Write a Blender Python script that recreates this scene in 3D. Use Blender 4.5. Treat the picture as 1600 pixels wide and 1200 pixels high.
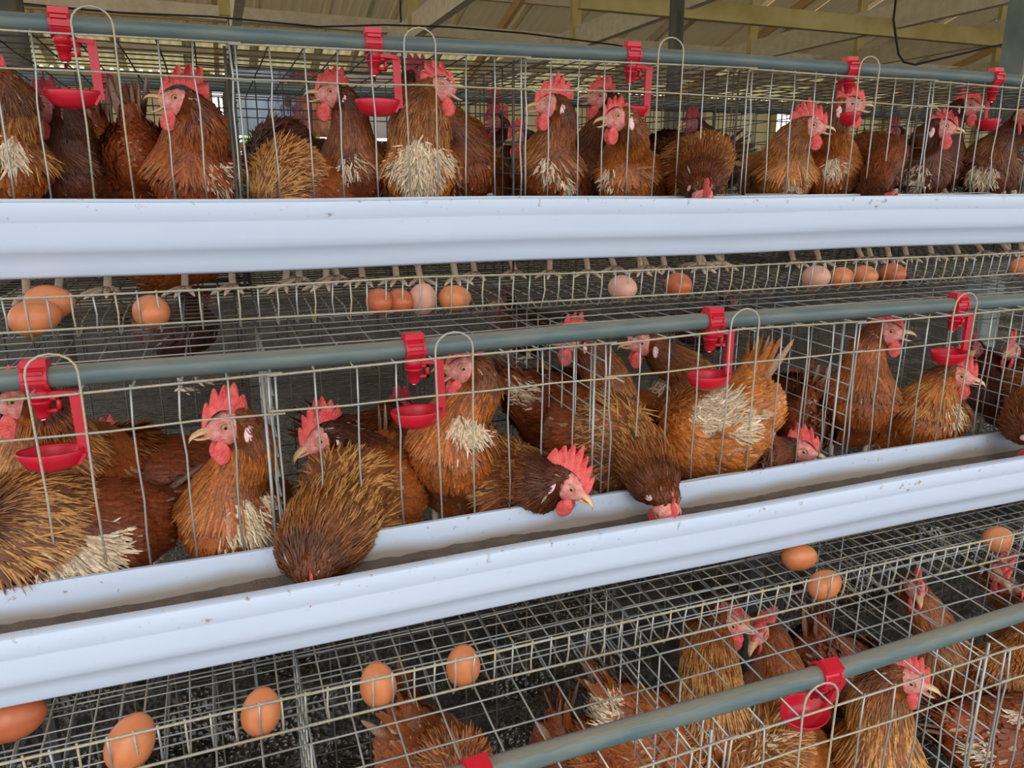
import bpy, bmesh, math, random
import numpy as np
from mathutils import Vector, Matrix
random.seed(7); rng = np.random.default_rng(7)
for o in list(bpy.data.objects): bpy.data.objects.remove(o)
sc = bpy.context.scene
COL = sc.collection
# ------------------------------------------------------------------ camera
CAMH = 1.45; FPX = 1193.0
PITCH = math.atan2(312, FPX); YAW = math.atan2(475, math.hypot(FPX, 312))
Fv = np.array([math.sin(YAW)*math.cos(PITCH), math.cos(YAW)*math.cos(PITCH), -math.sin(PITCH)])
Rv = np.array([math.cos(YAW), -math.sin(YAW), 0.0]); Uv = np.cross(Rv, Fv)
cd = bpy.data.cameras.new('camera'); cam = bpy.data.objects.new('camera', cd); COL.objects.link(cam)
cd.sensor_width = 36; cd.lens = 36*FPX/1600; cd.clip_start = 0.02; cd.clip_end = 300
M = Matrix(((Rv[0], Uv[0], -Fv[0], 0), (Rv[1], Uv[1], -Fv[1], 0), (Rv[2], Uv[2], -Fv[2], CAMH), (0, 0, 0, 1)))
cam.matrix_world = M; sc.camera = cam
# ------------------------------------------------------------------ world, light, exposure
w = bpy.data.worlds.new('sky'); sc.world = w; w.use_nodes = True
bg = w.node_tree.nodes['Background']
tc = w.node_tree.nodes.new('ShaderNodeTexCoord'); sep = w.node_tree.nodes.new('ShaderNodeSeparateXYZ')
rp = w.node_tree.nodes.new('ShaderNodeValToRGB')
w.node_tree.links.new(tc.outputs['Generated'], sep.inputs[0]); w.node_tree.links.new(sep.outputs['Z'], rp.inputs[0])
w.node_tree.links.new(rp.outputs[0], bg.inputs[0])
e0, e1 = rp.color_ramp.elements; e0.position = 0.0; e0.color = (0.98, 0.97, 0.94, 1); e1.position = 0.6; e1.color = (0.88, 0.92, 1.0, 1)
bg.inputs[1].default_value = 2.25
sd = bpy.data.lights.new('sun', 'SUN'); sd.energy = 0.8; sd.angle = math.radians(25); sd.color = (1, 0.97, 0.92)
so = bpy.data.objects.new('sun', sd); COL.objects.link(so); so.rotation_euler = (math.radians(52), 0, math.radians(-12))
vs = sc.view_settings; vs.view_transform = 'Standard'; vs.look = 'None'; vs.gamma = 1; vs.use_curve_mapping = False
vs.exposure = -0.08
# ------------------------------------------------------------------ helpers
def at(u, v, y):
    d = Fv + (u-800)/FPX*Rv - (v-600)/FPX*Uv
    d = d/d[1]*y
    return np.array([d[0], d[1], d[2]+CAMH])
def mat(name, col, rough=0.6, metal=0.0, noise=0, col2=None, nscale=20, bump=0, bscale=60, attr=False, spec=0.5, sss=0, stretch=None, detail=4, lo=0.35, hi=0.65, trans=0):
    m = bpy.data.materials.new(name); m.use_nodes = True; nt = m.node_tree; b = nt.nodes['Principled BSDF']
    b.inputs['Roughness'].default_value = rough; b.inputs['Metallic'].default_value = metal
    b.inputs['Specular IOR Level'].default_value = spec
    b.inputs['Base Color'].default_value = (*col, 1)
    t = nt.nodes.new('ShaderNodeTexCoord'); src = t.outputs['Object']
    if stretch:
        mp = nt.nodes.new('ShaderNodeMapping'); mp.inputs['Scale'].default_value = stretch; nt.links.new(src, mp.inputs[0]); src = mp.outputs[0]
    if attr:
        a = nt.nodes.new('ShaderNodeVertexColor'); a.layer_name = 'Col'
        n = nt.nodes.new('ShaderNodeTexNoise'); n.inputs['Scale'].default_value = nscale; n.inputs['Detail'].default_value = 3
        nt.links.new(src, n.inputs[0])
        mr = nt.nodes.new('ShaderNodeMapRange'); mr.inputs[1].default_value = .3; mr.inputs[2].default_value = .7; mr.inputs[3].default_value = 0.65; mr.inputs[4].default_value = 1.3
        nt.links.new(n.outputs[0], mr.inputs[0])
        mx = nt.nodes.new('ShaderNodeMix'); mx.data_type = 'RGBA'; mx.blend_type = 'MULTIPLY'; mx.inputs[0].default_value = 1
        nt.links.new(a.outputs[0], mx.inputs[6]); nt.links.new(mr.outputs[0], mx.inputs[7]); nt.links.new(mx.outputs[2], b.inputs['Base Color'])
    elif col2 is not None:
        n = nt.nodes.new('ShaderNodeTexNoise'); n.inputs['Scale'].default_value = nscale; n.inputs['Detail'].default_value = detail
        nt.links.new(src, n.inputs[0])
        r = nt.nodes.new('ShaderNodeValToRGB'); r.color_ramp.elements[0].position = lo; r.color_ramp.elements[1].position = hi
        r.color_ramp.elements[0].color = (*col, 1); r.color_ramp.elements[1].color = (*col2, 1)
        nt.links.new(n.outputs[0], r.inputs[0]); nt.links.new(r.outputs[0], b.inputs['Base Color'])
    if bump:
        n2 = nt.nodes.new('ShaderNodeTexNoise'); n2.inputs['Scale'].default_value = bscale; n2.inputs['Detail'].default_value = 5
        nt.links.new(src, n2.inputs[0]); bp = nt.nodes.new('ShaderNodeBump'); bp.inputs['Strength'].default_value = bump; bp.inputs['Distance'].default_value = 0.004
        nt.links.new(n2.outputs[0], bp.inputs['Height']); nt.links.new(bp.outputs[0], b.inputs['Normal'])
    if sss:
        b.inputs['Subsurface Weight'].default_value = sss; b.inputs['Subsurface Radius'].default_value = (0.006, 0.002, 0.001); b.inputs['Subsurface Scale'].default_value = 1
    if trans:
        b.inputs['Transmission Weight'].default_value = trans
    return m
WIRE = mat('galvanised_wire', (0.36, 0.38, 0.38), 0.42, 0.55, col2=(0.50, 0.44, 0.30), nscale=35, lo=.48, hi=.75)
WIREDIRT = mat('dusty_wire', (0.42, 0.41, 0.36), 0.5, 0.25, col2=(0.50, 0.41, 0.24), nscale=45, lo=.42, hi=.62, bump=.5, bscale=300)
WIREDARK = mat('shaded_wire', (0.06, 0.058, 0.052), 0.6, 0.2, col2=(0.12, 0.10, 0.075), nscale=30)
PIPE = mat('grey_green_pipe', (0.075, 0.125, 0.13), 0.42, 0, col2=(0.13, 0.16, 0.145), nscale=14, stretch=(1, 4, 4), bump=.1, bscale=90)
_nt = PIPE.node_tree; _b = _nt.nodes['Principled BSDF']; _src = _b.inputs['Base Color'].links[0].from_socket
_g = _nt.nodes.new('ShaderNodeNewGeometry'); _s = _nt.nodes.new('ShaderNodeSeparateXYZ'); _nt.links.new(_g.outputs['Normal'], _s.inputs[0])
_n = _nt.nodes.new('ShaderNodeTexNoise'); _n.inputs['Scale'].default_value = 60; _n.inputs['Detail'].default_value = 6
_m = _nt.nodes.new('ShaderNodeMath'); _m.operation = 'MULTIPLY_ADD'; _m.inputs[1].default_value = .9; _nt.links.new(_n.outputs[0], _m.inputs[0]); _nt.links.new(_s.outputs['Z'], _m.inputs[2])
_r = _nt.nodes.new('ShaderNodeMapRange'); _r.inputs[1].default_value = 1.0; _r.inputs[2].default_value = 1.5; _r.inputs[4].default_value = .75; _nt.links.new(_m.outputs[0], _r.inputs[0])
_x = _nt.nodes.new('ShaderNodeMix'); _x.data_type = 'RGBA'; _x.inputs[7].default_value = (.30, .25, .18, 1); _nt.links.new(_r.outputs[0], _x.inputs[0]); _nt.links.new(_src, _x.inputs[6]); _nt.links.new(_x.outputs[2], _b.inputs['Base Color'])
RED = mat('red_plastic', (0.62, 0.008, 0.03), 0.3, 0, col2=(0.5, 0.015, 0.03), nscale=40, spec=.5)
STEEL = mat('steel', (0.7, 0.7, 0.68), 0.2, 1)
TROUGH = mat('white_pvc', (0.63, 0.73, 0.88), 0.32, 0, col2=(0.59, 0.69, 0.84), nscale=6, stretch=(.4, 2, 2))
EGG = [mat('brown_eggshell', (0.60, 0.19, 0.065), 0.38, col2=(0.66, 0.235, 0.09), nscale=50, sss=.1),
       mat('pale_eggshell', (0.62, 0.31, 0.22), 0.45, col2=(0.68, 0.36, 0.27), nscale=40, sss=.1),
       mat('dark_eggshell', (0.47, 0.115, 0.04), 0.38, col2=(0.53, 0.15, 0.055), nscale=50, sss=.1)]
FEATH = mat('feathers', (0.3, 0.1, 0.03), 0.5, attr=True, nscale=260, spec=.4)
SKIN = mat('feathered_skin', (0.3, 0.1, 0.03), 0.8, attr=True, nscale=120, spec=.1)
FACE = mat('pink_face_skin', (0.66, 0.17, 0.15), 0.5, col2=(0.80, 0.38, 0.32), nscale=130, bump=.6, bscale=420, sss=.15)
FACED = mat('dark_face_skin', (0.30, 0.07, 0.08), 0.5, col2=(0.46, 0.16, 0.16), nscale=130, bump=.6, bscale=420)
COMB = mat('red_comb', (0.80, 0.07, 0.07), 0.45, col2=(0.88, 0.17, 0.15), nscale=140, bump=.7, bscale=520, sss=.2)
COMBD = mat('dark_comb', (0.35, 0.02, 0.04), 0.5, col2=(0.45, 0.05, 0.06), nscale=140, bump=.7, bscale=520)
LOBE = mat('pale_ear_lobe', (0.84, 0.46, 0.48), 0.5, col2=(0.86, 0.66, 0.66), nscale=200)
BEAK = mat('horn_beak', (0.55, 0.27, 0.10), 0.35, col2=(0.78, 0.55, 0.33), nscale=90)
MOUTH = mat('mouth', (0.45, 0.13, 0.10), 0.4)
IRIS = mat('amber_iris', (0.46, 0.30, 0.10), 0.15); PUPIL = mat('pupil', (0.004, 0.004, 0.004), 0.05)
LEG = mat('scaly_leg', (0.86, 0.66, 0.55), 0.6, col2=(0.80, 0.62, 0.42), nscale=80, bump=.6, bscale=400)
FEED = mat('feed_mash', (0.14, 0.105, 0.085), 0.95, col2=(0.20, 0.155, 0.12), nscale=30, bump=.8, bscale=350)
WOOD = mat('pale_timber', (0.50, 0.41, 0.25), 0.8, col2=(0.60, 0.51, 0.34), nscale=5, stretch=(3, 3, 3), bump=.3)
WOODG = mat('olive_timber', (0.38, 0.29, 0.08), 0.8, col2=(0.50, 0.40, 0.15), nscale=4, bump=.3)
WOODO = mat('orange_timber', (0.62, 0.36, 0.12), 0.8, col2=(0.55, 0.36, 0.17), nscale=4, bump=.3)
ROOF = mat('weathered_roof_sheet', (0.48, 0.38, 0.22), 0.55, 0.0, col2=(0.62, 0.50, 0.31), nscale=1.2)
def translucent(name, col, fac):
    m = bpy.data.materials.new(name); m.use_nodes = True; nt = m.node_tree; b = nt.nodes['Principled BSDF']; b.inputs['Base Color'].default_value = (*col, 1); b.inputs['Roughness'].default_value = .6
    t = nt.nodes.new('ShaderNodeBsdfTranslucent'); t.inputs[0].default_value = (*col, 1); x = nt.nodes.new('ShaderNodeMixShader'); x.inputs[0].default_value = fac
    nt.links.new(b.outputs[0], x.inputs[1]); nt.links.new(t.outputs[0], x.inputs[2]); nt.links.new(x.outputs[0], nt.nodes['Material Output'].inputs[0]); return m
ROOF = translucent('weathered_roof_sheet_translucent', (.56, .45, .27), .07)  # slight translucency added so sky light brightens the roof's underside
YELLOWSHEET = translucent('yellow_translucent_sheet', (.62, .53, .27), .28)  # yellower, more translucent sheet for the lowest roof row
POST = mat('dark_post', (0.05, 0.045, 0.04), 0.7, col2=(0.12, 0.10, 0.07), nscale=20, stretch=(1, 1, .2))
ROPE = mat('black_cord', (0.01, 0.01, 0.01), 0.7)

def mesh(name, V, F, m, smooth=True, cols=None, parent=None, mats=None, midx=None):
    me = bpy.data.meshes.new(name)
    me.from_pydata([tuple(map(float, v)) for v in V], [], F if isinstance(F, list) else F.tolist())
    for mm in (mats or [m]): me.materials.append(mm)
    if midx is not None: me.polygons.foreach_set('material_index', np.asarray(midx, dtype=np.int32))
    if smooth: me.polygons.foreach_set('use_smooth', [True]*len(me.polygons))
    if cols is not None:
        a = me.color_attributes.new('Col', 'FLOAT_COLOR', 'POINT')
        c = np.ones((len(V), 4), dtype=np.float32); c[:, :3] = cols; a.data.foreach_set('color', c.ravel())
    me.update()
    o = bpy.data.objects.new(name, me); COL.objects.link(o)
    if parent: o.parent = parent
    return o
def link(name, me, parent=None, mw=None):
    o = bpy.data.objects.new(name, me); COL.objects.link(o)
    if parent: o.parent = parent
    if mw is not None: o.matrix_local = mw
    return o
def tag(o, label=None, cat=None, group=None, kind=None):
    if label: o['label'] = label
    if cat: o['category'] = cat
    if group: o['group'] = group
    if kind: o['kind'] = kind
    return o
def empty(name, loc=(0, 0, 0)):
    o = bpy.data.objects.new(name, None); COL.objects.link(o); o.location = loc; o.empty_display_size = .05
    return o
class MB:
    def __init__(s): s.V = []; s.F = []; s.m = []
    def add(s, V, F, mi=0):
        b = len(s.V); s.V += [tuple(v) for v in V]; s.F += [tuple(i+b for i in f) for f in F]; s.m += [mi]*len(F)
    def tube(s, pts, r, n=6, cap=True, mi=0):
        P = [np.array(p, float) for p in pts]; N = len(P)
        rs = r if hasattr(r, '__len__') else [r]*N
        up = None; V = []
        for i in range(N):
            t = P[min(i+1, N-1)]-P[max(i-1, 0)]; t = t/(np.linalg.norm(t)+1e-12)
            if up is None:
                up = np.array([0, 0, 1.]) if abs(t[2]) < .9 else np.array([0, 1., 0])
            a = np.cross(t, up); a /= (np.linalg.norm(a)+1e-12); b = np.cross(a, t); up = b
            for k in range(n):
                th = 2*math.pi*k/n
                V.append(P[i]+rs[i]*(math.cos(th)*a+math.sin(th)*b))
        F = [(i*n+k, i*n+(k+1) % n, (i+1)*n+(k+1) % n, (i+1)*n+k) for i in range(N-1) for k in range(n)]
        if cap: F += [tuple(range(n-1, -1, -1)), tuple((N-1)*n+k for k in range(n))]
        s.add(V, F, mi)
    def box(s, lo, hi, mi=0, bev=0):
        x0, y0, z0 = lo; x1, y1, z1 = hi
        s.add([(x0, y0, z0), (x1, y0, z0), (x1, y1, z0), (x0, y1, z0), (x0, y0, z1), (x1, y0, z1), (x1, y1, z1), (x0, y1, z1)],
              [(0, 3, 2, 1), (4, 5, 6, 7), (0, 1, 5, 4), (1, 2, 6, 5), (2, 3, 7, 6), (3, 0, 4, 7)], mi)
    def beam(s, a, b, w, h, mi=0):
        a = np.array(a, float); b = np.array(b, float); t = b-a; t /= np.linalg.norm(t)
        u = np.array([0, 0, 1.]) if abs(t[2]) < .95 else np.array([0, 1., 0])
        l = np.cross(t, u); l /= np.linalg.norm(l); u = np.cross(l, t)
        V = [p+l*sx*w/2+u*sz*h/2 for p in (a, b) for sx, sz in ((-1, -1), (1, -1), (1, 1), (-1, 1))]
        s.add(V, [(0, 1, 2, 3), (7, 6, 5, 4), (0, 4, 5, 1), (1, 5, 6, 2), (2, 6, 7, 3), (3, 7, 4, 0)], mi)
    def build(s, name, m, parent=None, smooth=True, mats=None):
        return mesh(name, s.V, s.F, m, smooth, None, parent, mats, s.m if mats else None)
def ellipsoid(c, r, n=12, mrows=8):
    V = []; F = []
    for i in range(mrows+1):
        th = math.pi*i/mrows
        for k in range(n):
            ph = 2*math.pi*k/n
            V.append((c[0]+r[0]*math.sin(th)*math.cos(ph), c[1]+r[1]*math.sin(th)*math.sin(ph), c[2]+r[2]*math.cos(th)))
    for i in range(mrows):
        for k in range(n): F.append((i*n+k, (i+1)*n+k, (i+1)*n+(k+1) % n, i*n+(k+1) % n))
    return V, F
# ------------------------------------------------------------------ layout numbers (metres, x along the row, y away)
CELL = .45; X0 = .05; PITCHW = .05
TIERS = [dict(k=1, yf=1.245, zt=.199+CAMH, cells=range(-1, 6), slope=0.0, loop=5, name='top'),
         dict(k=2, yf=.925, zt=-.217+CAMH, cells=range(-1, 5), slope=0.02, loop=4, name='middle'),
         dict(k=3, yf=.605, zt=-.612+CAMH, cells=range(-1, 4), slope=0.10, loop=2, name='bottom')]
DZ = {1: ([-.5, .25, .8, 1.7], [-.005, -.005, .006, .004]), 2: ([-.5, .14, .65, 1.4], [-.005, -.002, .003, .003]), 3: ([-.5, .2, .7, 1.0], [-.012, -.006, .0, .006])}
PZ = {1: ([-.5, -.24, .22, .83, 1.7, 2.7], [.213, .211, .2125, .2235, .2225, .225]), 2: ([-.5, -.23, .14, .65, 1.37, 2.4], [-.21, -.2085, -.2095, -.200, -.2045, -.2]),
      3: ([-.4, .22, .45, .68, 1.02, 1.8], [-.6, -.597, -.596, -.596, -.586, -.58])}
DEPTH = .37
def dz(k, X): return float(np.interp(X, *DZ[k]))
# ------------------------------------------------------------------ the setting
def ground():
    n = 90; xs = np.concatenate([np.linspace(-12, -1, 8), np.linspace(-.8, 3, 70), np.linspace(3.5, 26, 12)])
    ys = np.concatenate([np.linspace(-14, .0, 8), np.linspace(.05, 3, 60), np.linspace(3.5, 30, 14)])
    V = []
    for y in ys:
        for x in xs:
            h = 0
            if .55 < y < 2.9: h = .03*math.sin(x*9+y*3)*math.sin(y*11)+rng.normal()*.012+.03
            V.append((x, y, h))
    nx = len(xs); F = [(j*nx+i, j*nx+i+1, (j+1)*nx+i+1, (j+1)*nx+i) for j in range(len(ys)-1) for i in range(nx-1)]
    m = mat('ground_manure', (0.02, 0.017, 0.012), 0.8)
    nt = m.node_tree; b = nt.nodes['Principled BSDF']; t = nt.nodes.new('ShaderNodeTexCoord')
    s = nt.nodes.new('ShaderNodeSeparateXYZ'); nt.links.new(t.outputs['Object'], s.inputs[0])
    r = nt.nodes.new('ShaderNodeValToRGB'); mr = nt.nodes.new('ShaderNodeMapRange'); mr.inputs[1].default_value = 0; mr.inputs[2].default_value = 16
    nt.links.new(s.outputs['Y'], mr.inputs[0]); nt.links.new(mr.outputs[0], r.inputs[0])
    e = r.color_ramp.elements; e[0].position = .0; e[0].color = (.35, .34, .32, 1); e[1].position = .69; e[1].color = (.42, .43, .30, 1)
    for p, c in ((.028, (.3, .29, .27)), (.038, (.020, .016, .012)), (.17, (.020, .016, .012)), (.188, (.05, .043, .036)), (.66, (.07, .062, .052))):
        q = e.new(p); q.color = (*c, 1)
    n1 = nt.nodes.new('ShaderNodeTexVoronoi'); n1.inputs['Scale'].default_value = 60; nt.links.new(t.outputs['Object'], n1.inputs[0])
    n2 = nt.nodes.new('ShaderNodeTexNoise'); n2.inputs['Scale'].default_value = 25; n2.inputs['Detail'].default_value = 8; nt.links.new(t.outputs['Object'], n2.inputs[0])
    mx = nt.nodes.new('ShaderNodeMix'); mx.data_type = 'RGBA'; mx.blend_type = 'MULTIPLY'; mx.inputs[0].default_value = .8
    mr2 = nt.nodes.new('ShaderNodeMapRange'); mr2.inputs[1].default_value = .35; mr2.inputs[2].default_value = .7; mr2.inputs[3].default_value = .35; mr2.inputs[4].default_value = 2.2
    nt.links.new(n2.outputs[0], mr2.inputs[0]); nt.links.new(r.outputs[0], mx.inputs[6]); nt.links.new(mr2.outputs[0], mx.inputs[7]); nt.links.new(mx.outputs[2], b.inputs['Base Color'])
    bp = nt.nodes.new('ShaderNodeBump'); bp.inputs['Strength'].default_value = .8; bp.inputs['Distance'].default_value = .02
    nt.links.new(n1.outputs[0], bp.inputs['Height']); nt.links.new(bp.outputs[0], b.inputs['Normal'])
    n5 = nt.nodes.new('ShaderNodeTexNoise'); n5.inputs['Scale'].default_value = 3.5; n5.inputs['Detail'].default_value = 3; nt.links.new(t.outputs['Object'], n5.inputs[0])
    mr5 = nt.nodes.new('ShaderNodeMapRange'); mr5.inputs[1].default_value = .48; mr5.inputs[2].default_value = .56; mr5.inputs[3].default_value = .9; mr5.inputs[4].default_value = .12; nt.links.new(n5.outputs[0], mr5.inputs[0]); nt.links.new(mr5.outputs[0], b.inputs['Roughness'])
    o = mesh('floor', V, F, m); tag(o, kind='structure')
ground()
# roof: sheets, purlins, rafters, tie beams
EAVE_Y, EAVE_Z, RIDGE_Y, RS = 10.6, 1.3+CAMH, 4.4, .31
RIDGE_Z = EAVE_Z+RS*(EAVE_Y-RIDGE_Y)
ceil = empty('ceiling', (0, 0, 0)); tag(ceil, kind='structure')
def sheet_mesh(wd, ln, pitch=.104, amp=.026, nper=6):
    n = int(wd/pitch)*nper; V = []; F = []
    for j in range(2):
        for i in range(n+1):
            x = i*pitch/nper; V.append((x, j*ln, amp*math.sin(2*math.pi*i/nper)))
    for i in range(n): F.append((i, i+1, n+1+i+1, n+1+i))
    return V, F
rows_ = [(4.4, 2.2, ROOF), (6.5, 2.2, ROOF), (8.55, 1.35, ROOF), (9.78, 1.0, YELLOWSHEET)]
ang = -math.atan(RS)
for ri, (ys, ln, rm) in enumerate(rows_):
    V, F = sheet_mesh(.92, ln); sme = None
    for i in range(29):
        x = -4.5+i*.728
        mw = Matrix.Translation((x, ys, RIDGE_Z-RS*(ys-RIDGE_Y)+.05+(3-ri)*.022)) @ Matrix.Rotation(ang, 4, 'X')
        if sme is None: o = mesh('roof_sheet', V, F, rm, parent=ceil); o.matrix_local = mw; sme = o.data
        else: link('roof_sheet', sme, ceil, mw)
V, F = sheet_mesh(19.8, 6.3)
V = [(x-4, RIDGE_Y-y, z+RIDGE_Z-.17*y+.05) for x, y, z in V]
tag(mesh('roof_slope', V, F, ROOF, parent=ceil), kind='stuff')
for q, yy in enumerate((5.2, 6.3, 7.4, 8.5, 9.3, 10.0)):
    b = MB(); zz = RIDGE_Z-RS*(yy-RIDGE_Y)-.01
    xs = np.linspace(-4, 17, 8)
    for i in range(7): b.beam((xs[i], yy, zz+rng.normal()*.01), (xs[i+1], yy, zz+rng.normal()*.01), .05, .07)
    b.build('purlin', WOOD if q % 2 else WOODO, ceil, False)
for i, X in enumerate((-2.4, .22, 1.75, 3.3, 5.3, 6.7, 8.8, 10.6, 12.4, 14.2, 16)):
    b = MB(); b.beam((X, RIDGE_Y, RIDGE_Z-.09), (X, EAVE_Y, EAVE_Z-.09), .05, .10); b.build('rafter', WOODO if i % 2 else WOOD, ceil, False)
    b = MB(); b.beam((X+.06, -1, EAVE_Z+.02), (X+.06+rng.normal()*.05, EAVE_Y, EAVE_Z+.02), .07, .19); b.build('tie_beam', WOOD, ceil, False)
    b = MB(); b.beam((X+.03, 7.0, EAVE_Z), (X+.03, 7.0, EAVE_Z+1.1), .09, .05); b.build('king_strut', WOODG, ceil, False)
b = MB(); b.beam((at(905, 10, 5.2)[0], 5.2, 1.235+CAMH), (17, 5.2, 1.215+CAMH), .06, .13); b.build('long_beam', WOODG, ceil, False)
b = MB(); b.beam((-3, 8.0, 1.52+CAMH), (17, 8.0, 1.40+CAMH), .06, .12); b.build('long_beam', WOOD, ceil, False)
# posts
def post(u, y, r, nm, lb, m=POST, top=2.9):
    p = at(u, 200, y); b = MB(); b.tube([(p[0], y, 0), (p[0]+.01, y, 1.2), (p[0], y, top)], [r, r*.97, r*.92], 14)
    o = b.build(nm, m); tag(o, lb, 'post')
post(1048, 4.2, .046, 'round_post', 'dark round post rising to the roof behind the top cages, right of centre')
post(38, 3.4, .055, 'round_post', 'dark round post behind the top cages at the far left')
b = MB(); p = at(1600, 90, 3.6); b.box((p[0], 3.6, 0), (p[0]+.16, 3.76, 2.7)); tag(b.build('concrete_post', mat('bluish_concrete', (.16, .2, .19), .8, col2=(.24, .28, .26), nscale=5), None, False), 'pale grey-green square post at the right edge below the roof', 'post')
# back wall: low wall, posts, sheeting with openings, light beyond
WY = 10.5
wall = empty('wall_back', (0, WY, 0)); tag(wall, kind='structure')
b = MB(); b.box((-5, 0, 0), (19, .15, 1.45+.25)); b.build('low_wall', mat('low_wall_block', (.22, .19, .13), .9, col2=(.3, .26, .18), nscale=3), wall, False)
SHEET = translucent('beige_sheeting', (.64, .57, .38), .45)
xx = -4.5
k = 0
while xx < 18:
    wd = .9 + .5*rng.random()
    x_at = lambda u: at(u, 200, WY)[0]
    gap = (x_at(368) < xx+wd/2 < x_at(640)) or k % 6 == 5
    if not gap:
        b = MB(); b.box((xx, -.03, 1.45+.42), (xx+wd-.02, .0, 1.45+1.25)); b.build('sheeting_panel', SHEET, wall, False)
    b = MB(); b.box((xx-.05, -.12, 1.45+.2), (xx+.05, -.03, 1.45+1.3)); b.build('wall_post', WOODG, wall, False)
    xx += wd; k += 1
for zq in (.44, 1.22):
    b = MB(); b.beam((-5, -.08, 1.45+zq), (19, -.08, 1.45+zq), .06, .09); b.build('rail', WOODG, wall, False)
# printed banner hanging in the opening
bm_ = mat('banner_print', (.6, .7, .8), .7); nt = bm_.node_tree; t = nt.nodes.new('ShaderNodeTexCoord'); s = nt.nodes.new('ShaderNodeSeparateXYZ'); r = nt.nodes.new('ShaderNodeValToRGB')
nt.links.new(t.outputs['Generated'], s.inputs[0]); nn = nt.nodes.new('ShaderNodeTexNoise'); nn.inputs['Scale'].default_value = 5; nt.links.new(t.outputs['Generated'], nn.inputs[0])
ad = nt.nodes.new('ShaderNodeMath'); ad.operation = 'MULTIPLY_ADD'; ad.inputs[1].default_value = .35; nt.links.new(nn.outputs[0], ad.inputs[0]); nt.links.new(s.outputs['X'], ad.inputs[2])
nt.links.new(ad.outputs[0], r.inputs[0]); nt.links.new(r.outputs[0], nt.nodes['Principled BSDF'].inputs['Base Color'])
e = r.color_ramp.elements; e[0].position = .15; e[0].color = (.62, .78, .80, 1); e[1].position = 1; e[1].color = (.75, .66, .6, 1)
for p_, c in ((.42, (.45, .55, .78)), (.5, (.10, .05, .06)), (.6, (.5, .12, .06)), (.72, (.78, .45, .22)), (.85, (.8, .72, .66))): q = e.new(p_); q.color = (*c, 1)
xa, xb = at(372, 200, 7.5)[0], at(632, 200, 7.5)[0]
b = MB(); N = 24; V = []; F = []
for i in range(N+1):
    x = xa+(xb-xa)*i/N; yy = 7.5+.03*math.sin(i*1.1)
    V += [(x, yy, 1.45+.42), (x, yy, 1.45+.98), (x, yy+.006, 1.45+.98), (x, yy+.006, 1.45+.42)]
for i in range(N):
    a = i*4; F += [(a, a+4, a+5, a+1), (a+2, a+6, a+7, a+3), (a+1, a+5, a+6, a+2), (a+3, a+7, a+4, a)]
bn = mesh('hanging_banner', V, F, bm_); tag(bn, 'faded blue, white and orange printed sheet hanging far behind the top cages', 'banner')
b = MB(); b.tube([(xa-.3, 7.5, 1.45+.99), ((xa+xb)/2, 7.5, 1.45+.985), (xb+.3, 7.5, 1.45+.99)], .008); b.build('hanging_rope', ROPE, bn)
for q in (xa, xb):
    b = MB(); b.tube([(q, 7.5, 1.45+.97), (q, 7.5, RIDGE_Z-RS*(7.5-RIDGE_Y)+.02)], .008); b.build('hanging_rope', ROPE, bn)
# outdoor greenery past the wall
GREEN = mat('leaves', (.10, .22, .04), .7, col2=(.35, .5, .15), nscale=3, bump=.6, bscale=8)
for i in range(8):
    x = -6+i*3.6+rng.normal()*.2
    V = []; F = []
    nf = 900; P = rng.normal(size=(nf, 3)); P /= np.linalg.norm(P, axis=1)[:, None]; P *= (rng.random((nf, 1))**.4)
    P = P*[1.3, .9, 1.1]+[x, 15+rng.normal(), 1.3]
    for p in P:
        a = rng.normal(size=3)*.1; c = rng.normal(size=3)*.1; q = len(V); V += [p-a, p+c, p+a, p-c]; F.append((q, q+1, q+2, q+3))
    o = mesh('garden_bush', V, F, GREEN, False); tag(o, 'leafy green bush outside beyond the back wall', 'bush', 'bushes beyond the back wall')
    bb = MB(); bb.tube([(x, 15, 0), (x, 15, 1.3)], .08); bb.build('trunk', WOODG, o)
# sagging wires under the roof
def cord(pts, r, lb, nm='hanging_cable'):
    b = MB(); b.tube(pts, r, 6); tag(b.build(nm, ROPE), lb, 'cable')
cord([at(-20, 0, 6.2), at(100, 12, 6.2), at(190, 20, 6.2), at(330, 26, 6.2), at(500, 42, 6.2), at(600, 39, 6.2), at(700, 42, 6.2), at(820, 52, 6.2), at(960, 70, 6.2), at(1010, 80, 6.2)], .007, 'thin dark cable sagging across under the roof, left half')
cord([at(1401, -10, 4.6), at(1396, 30, 4.6), at(1400, 60, 4.6), at(1404, 85, 4.6), at(1412, 97, 4.6), at(1430, 101, 4.6), at(1482, 89, 4.6), at(1540, 75, 4.6), at(1640, 55, 4.6)], .008, 'black cord looping down from the roof beam at the right')

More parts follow.
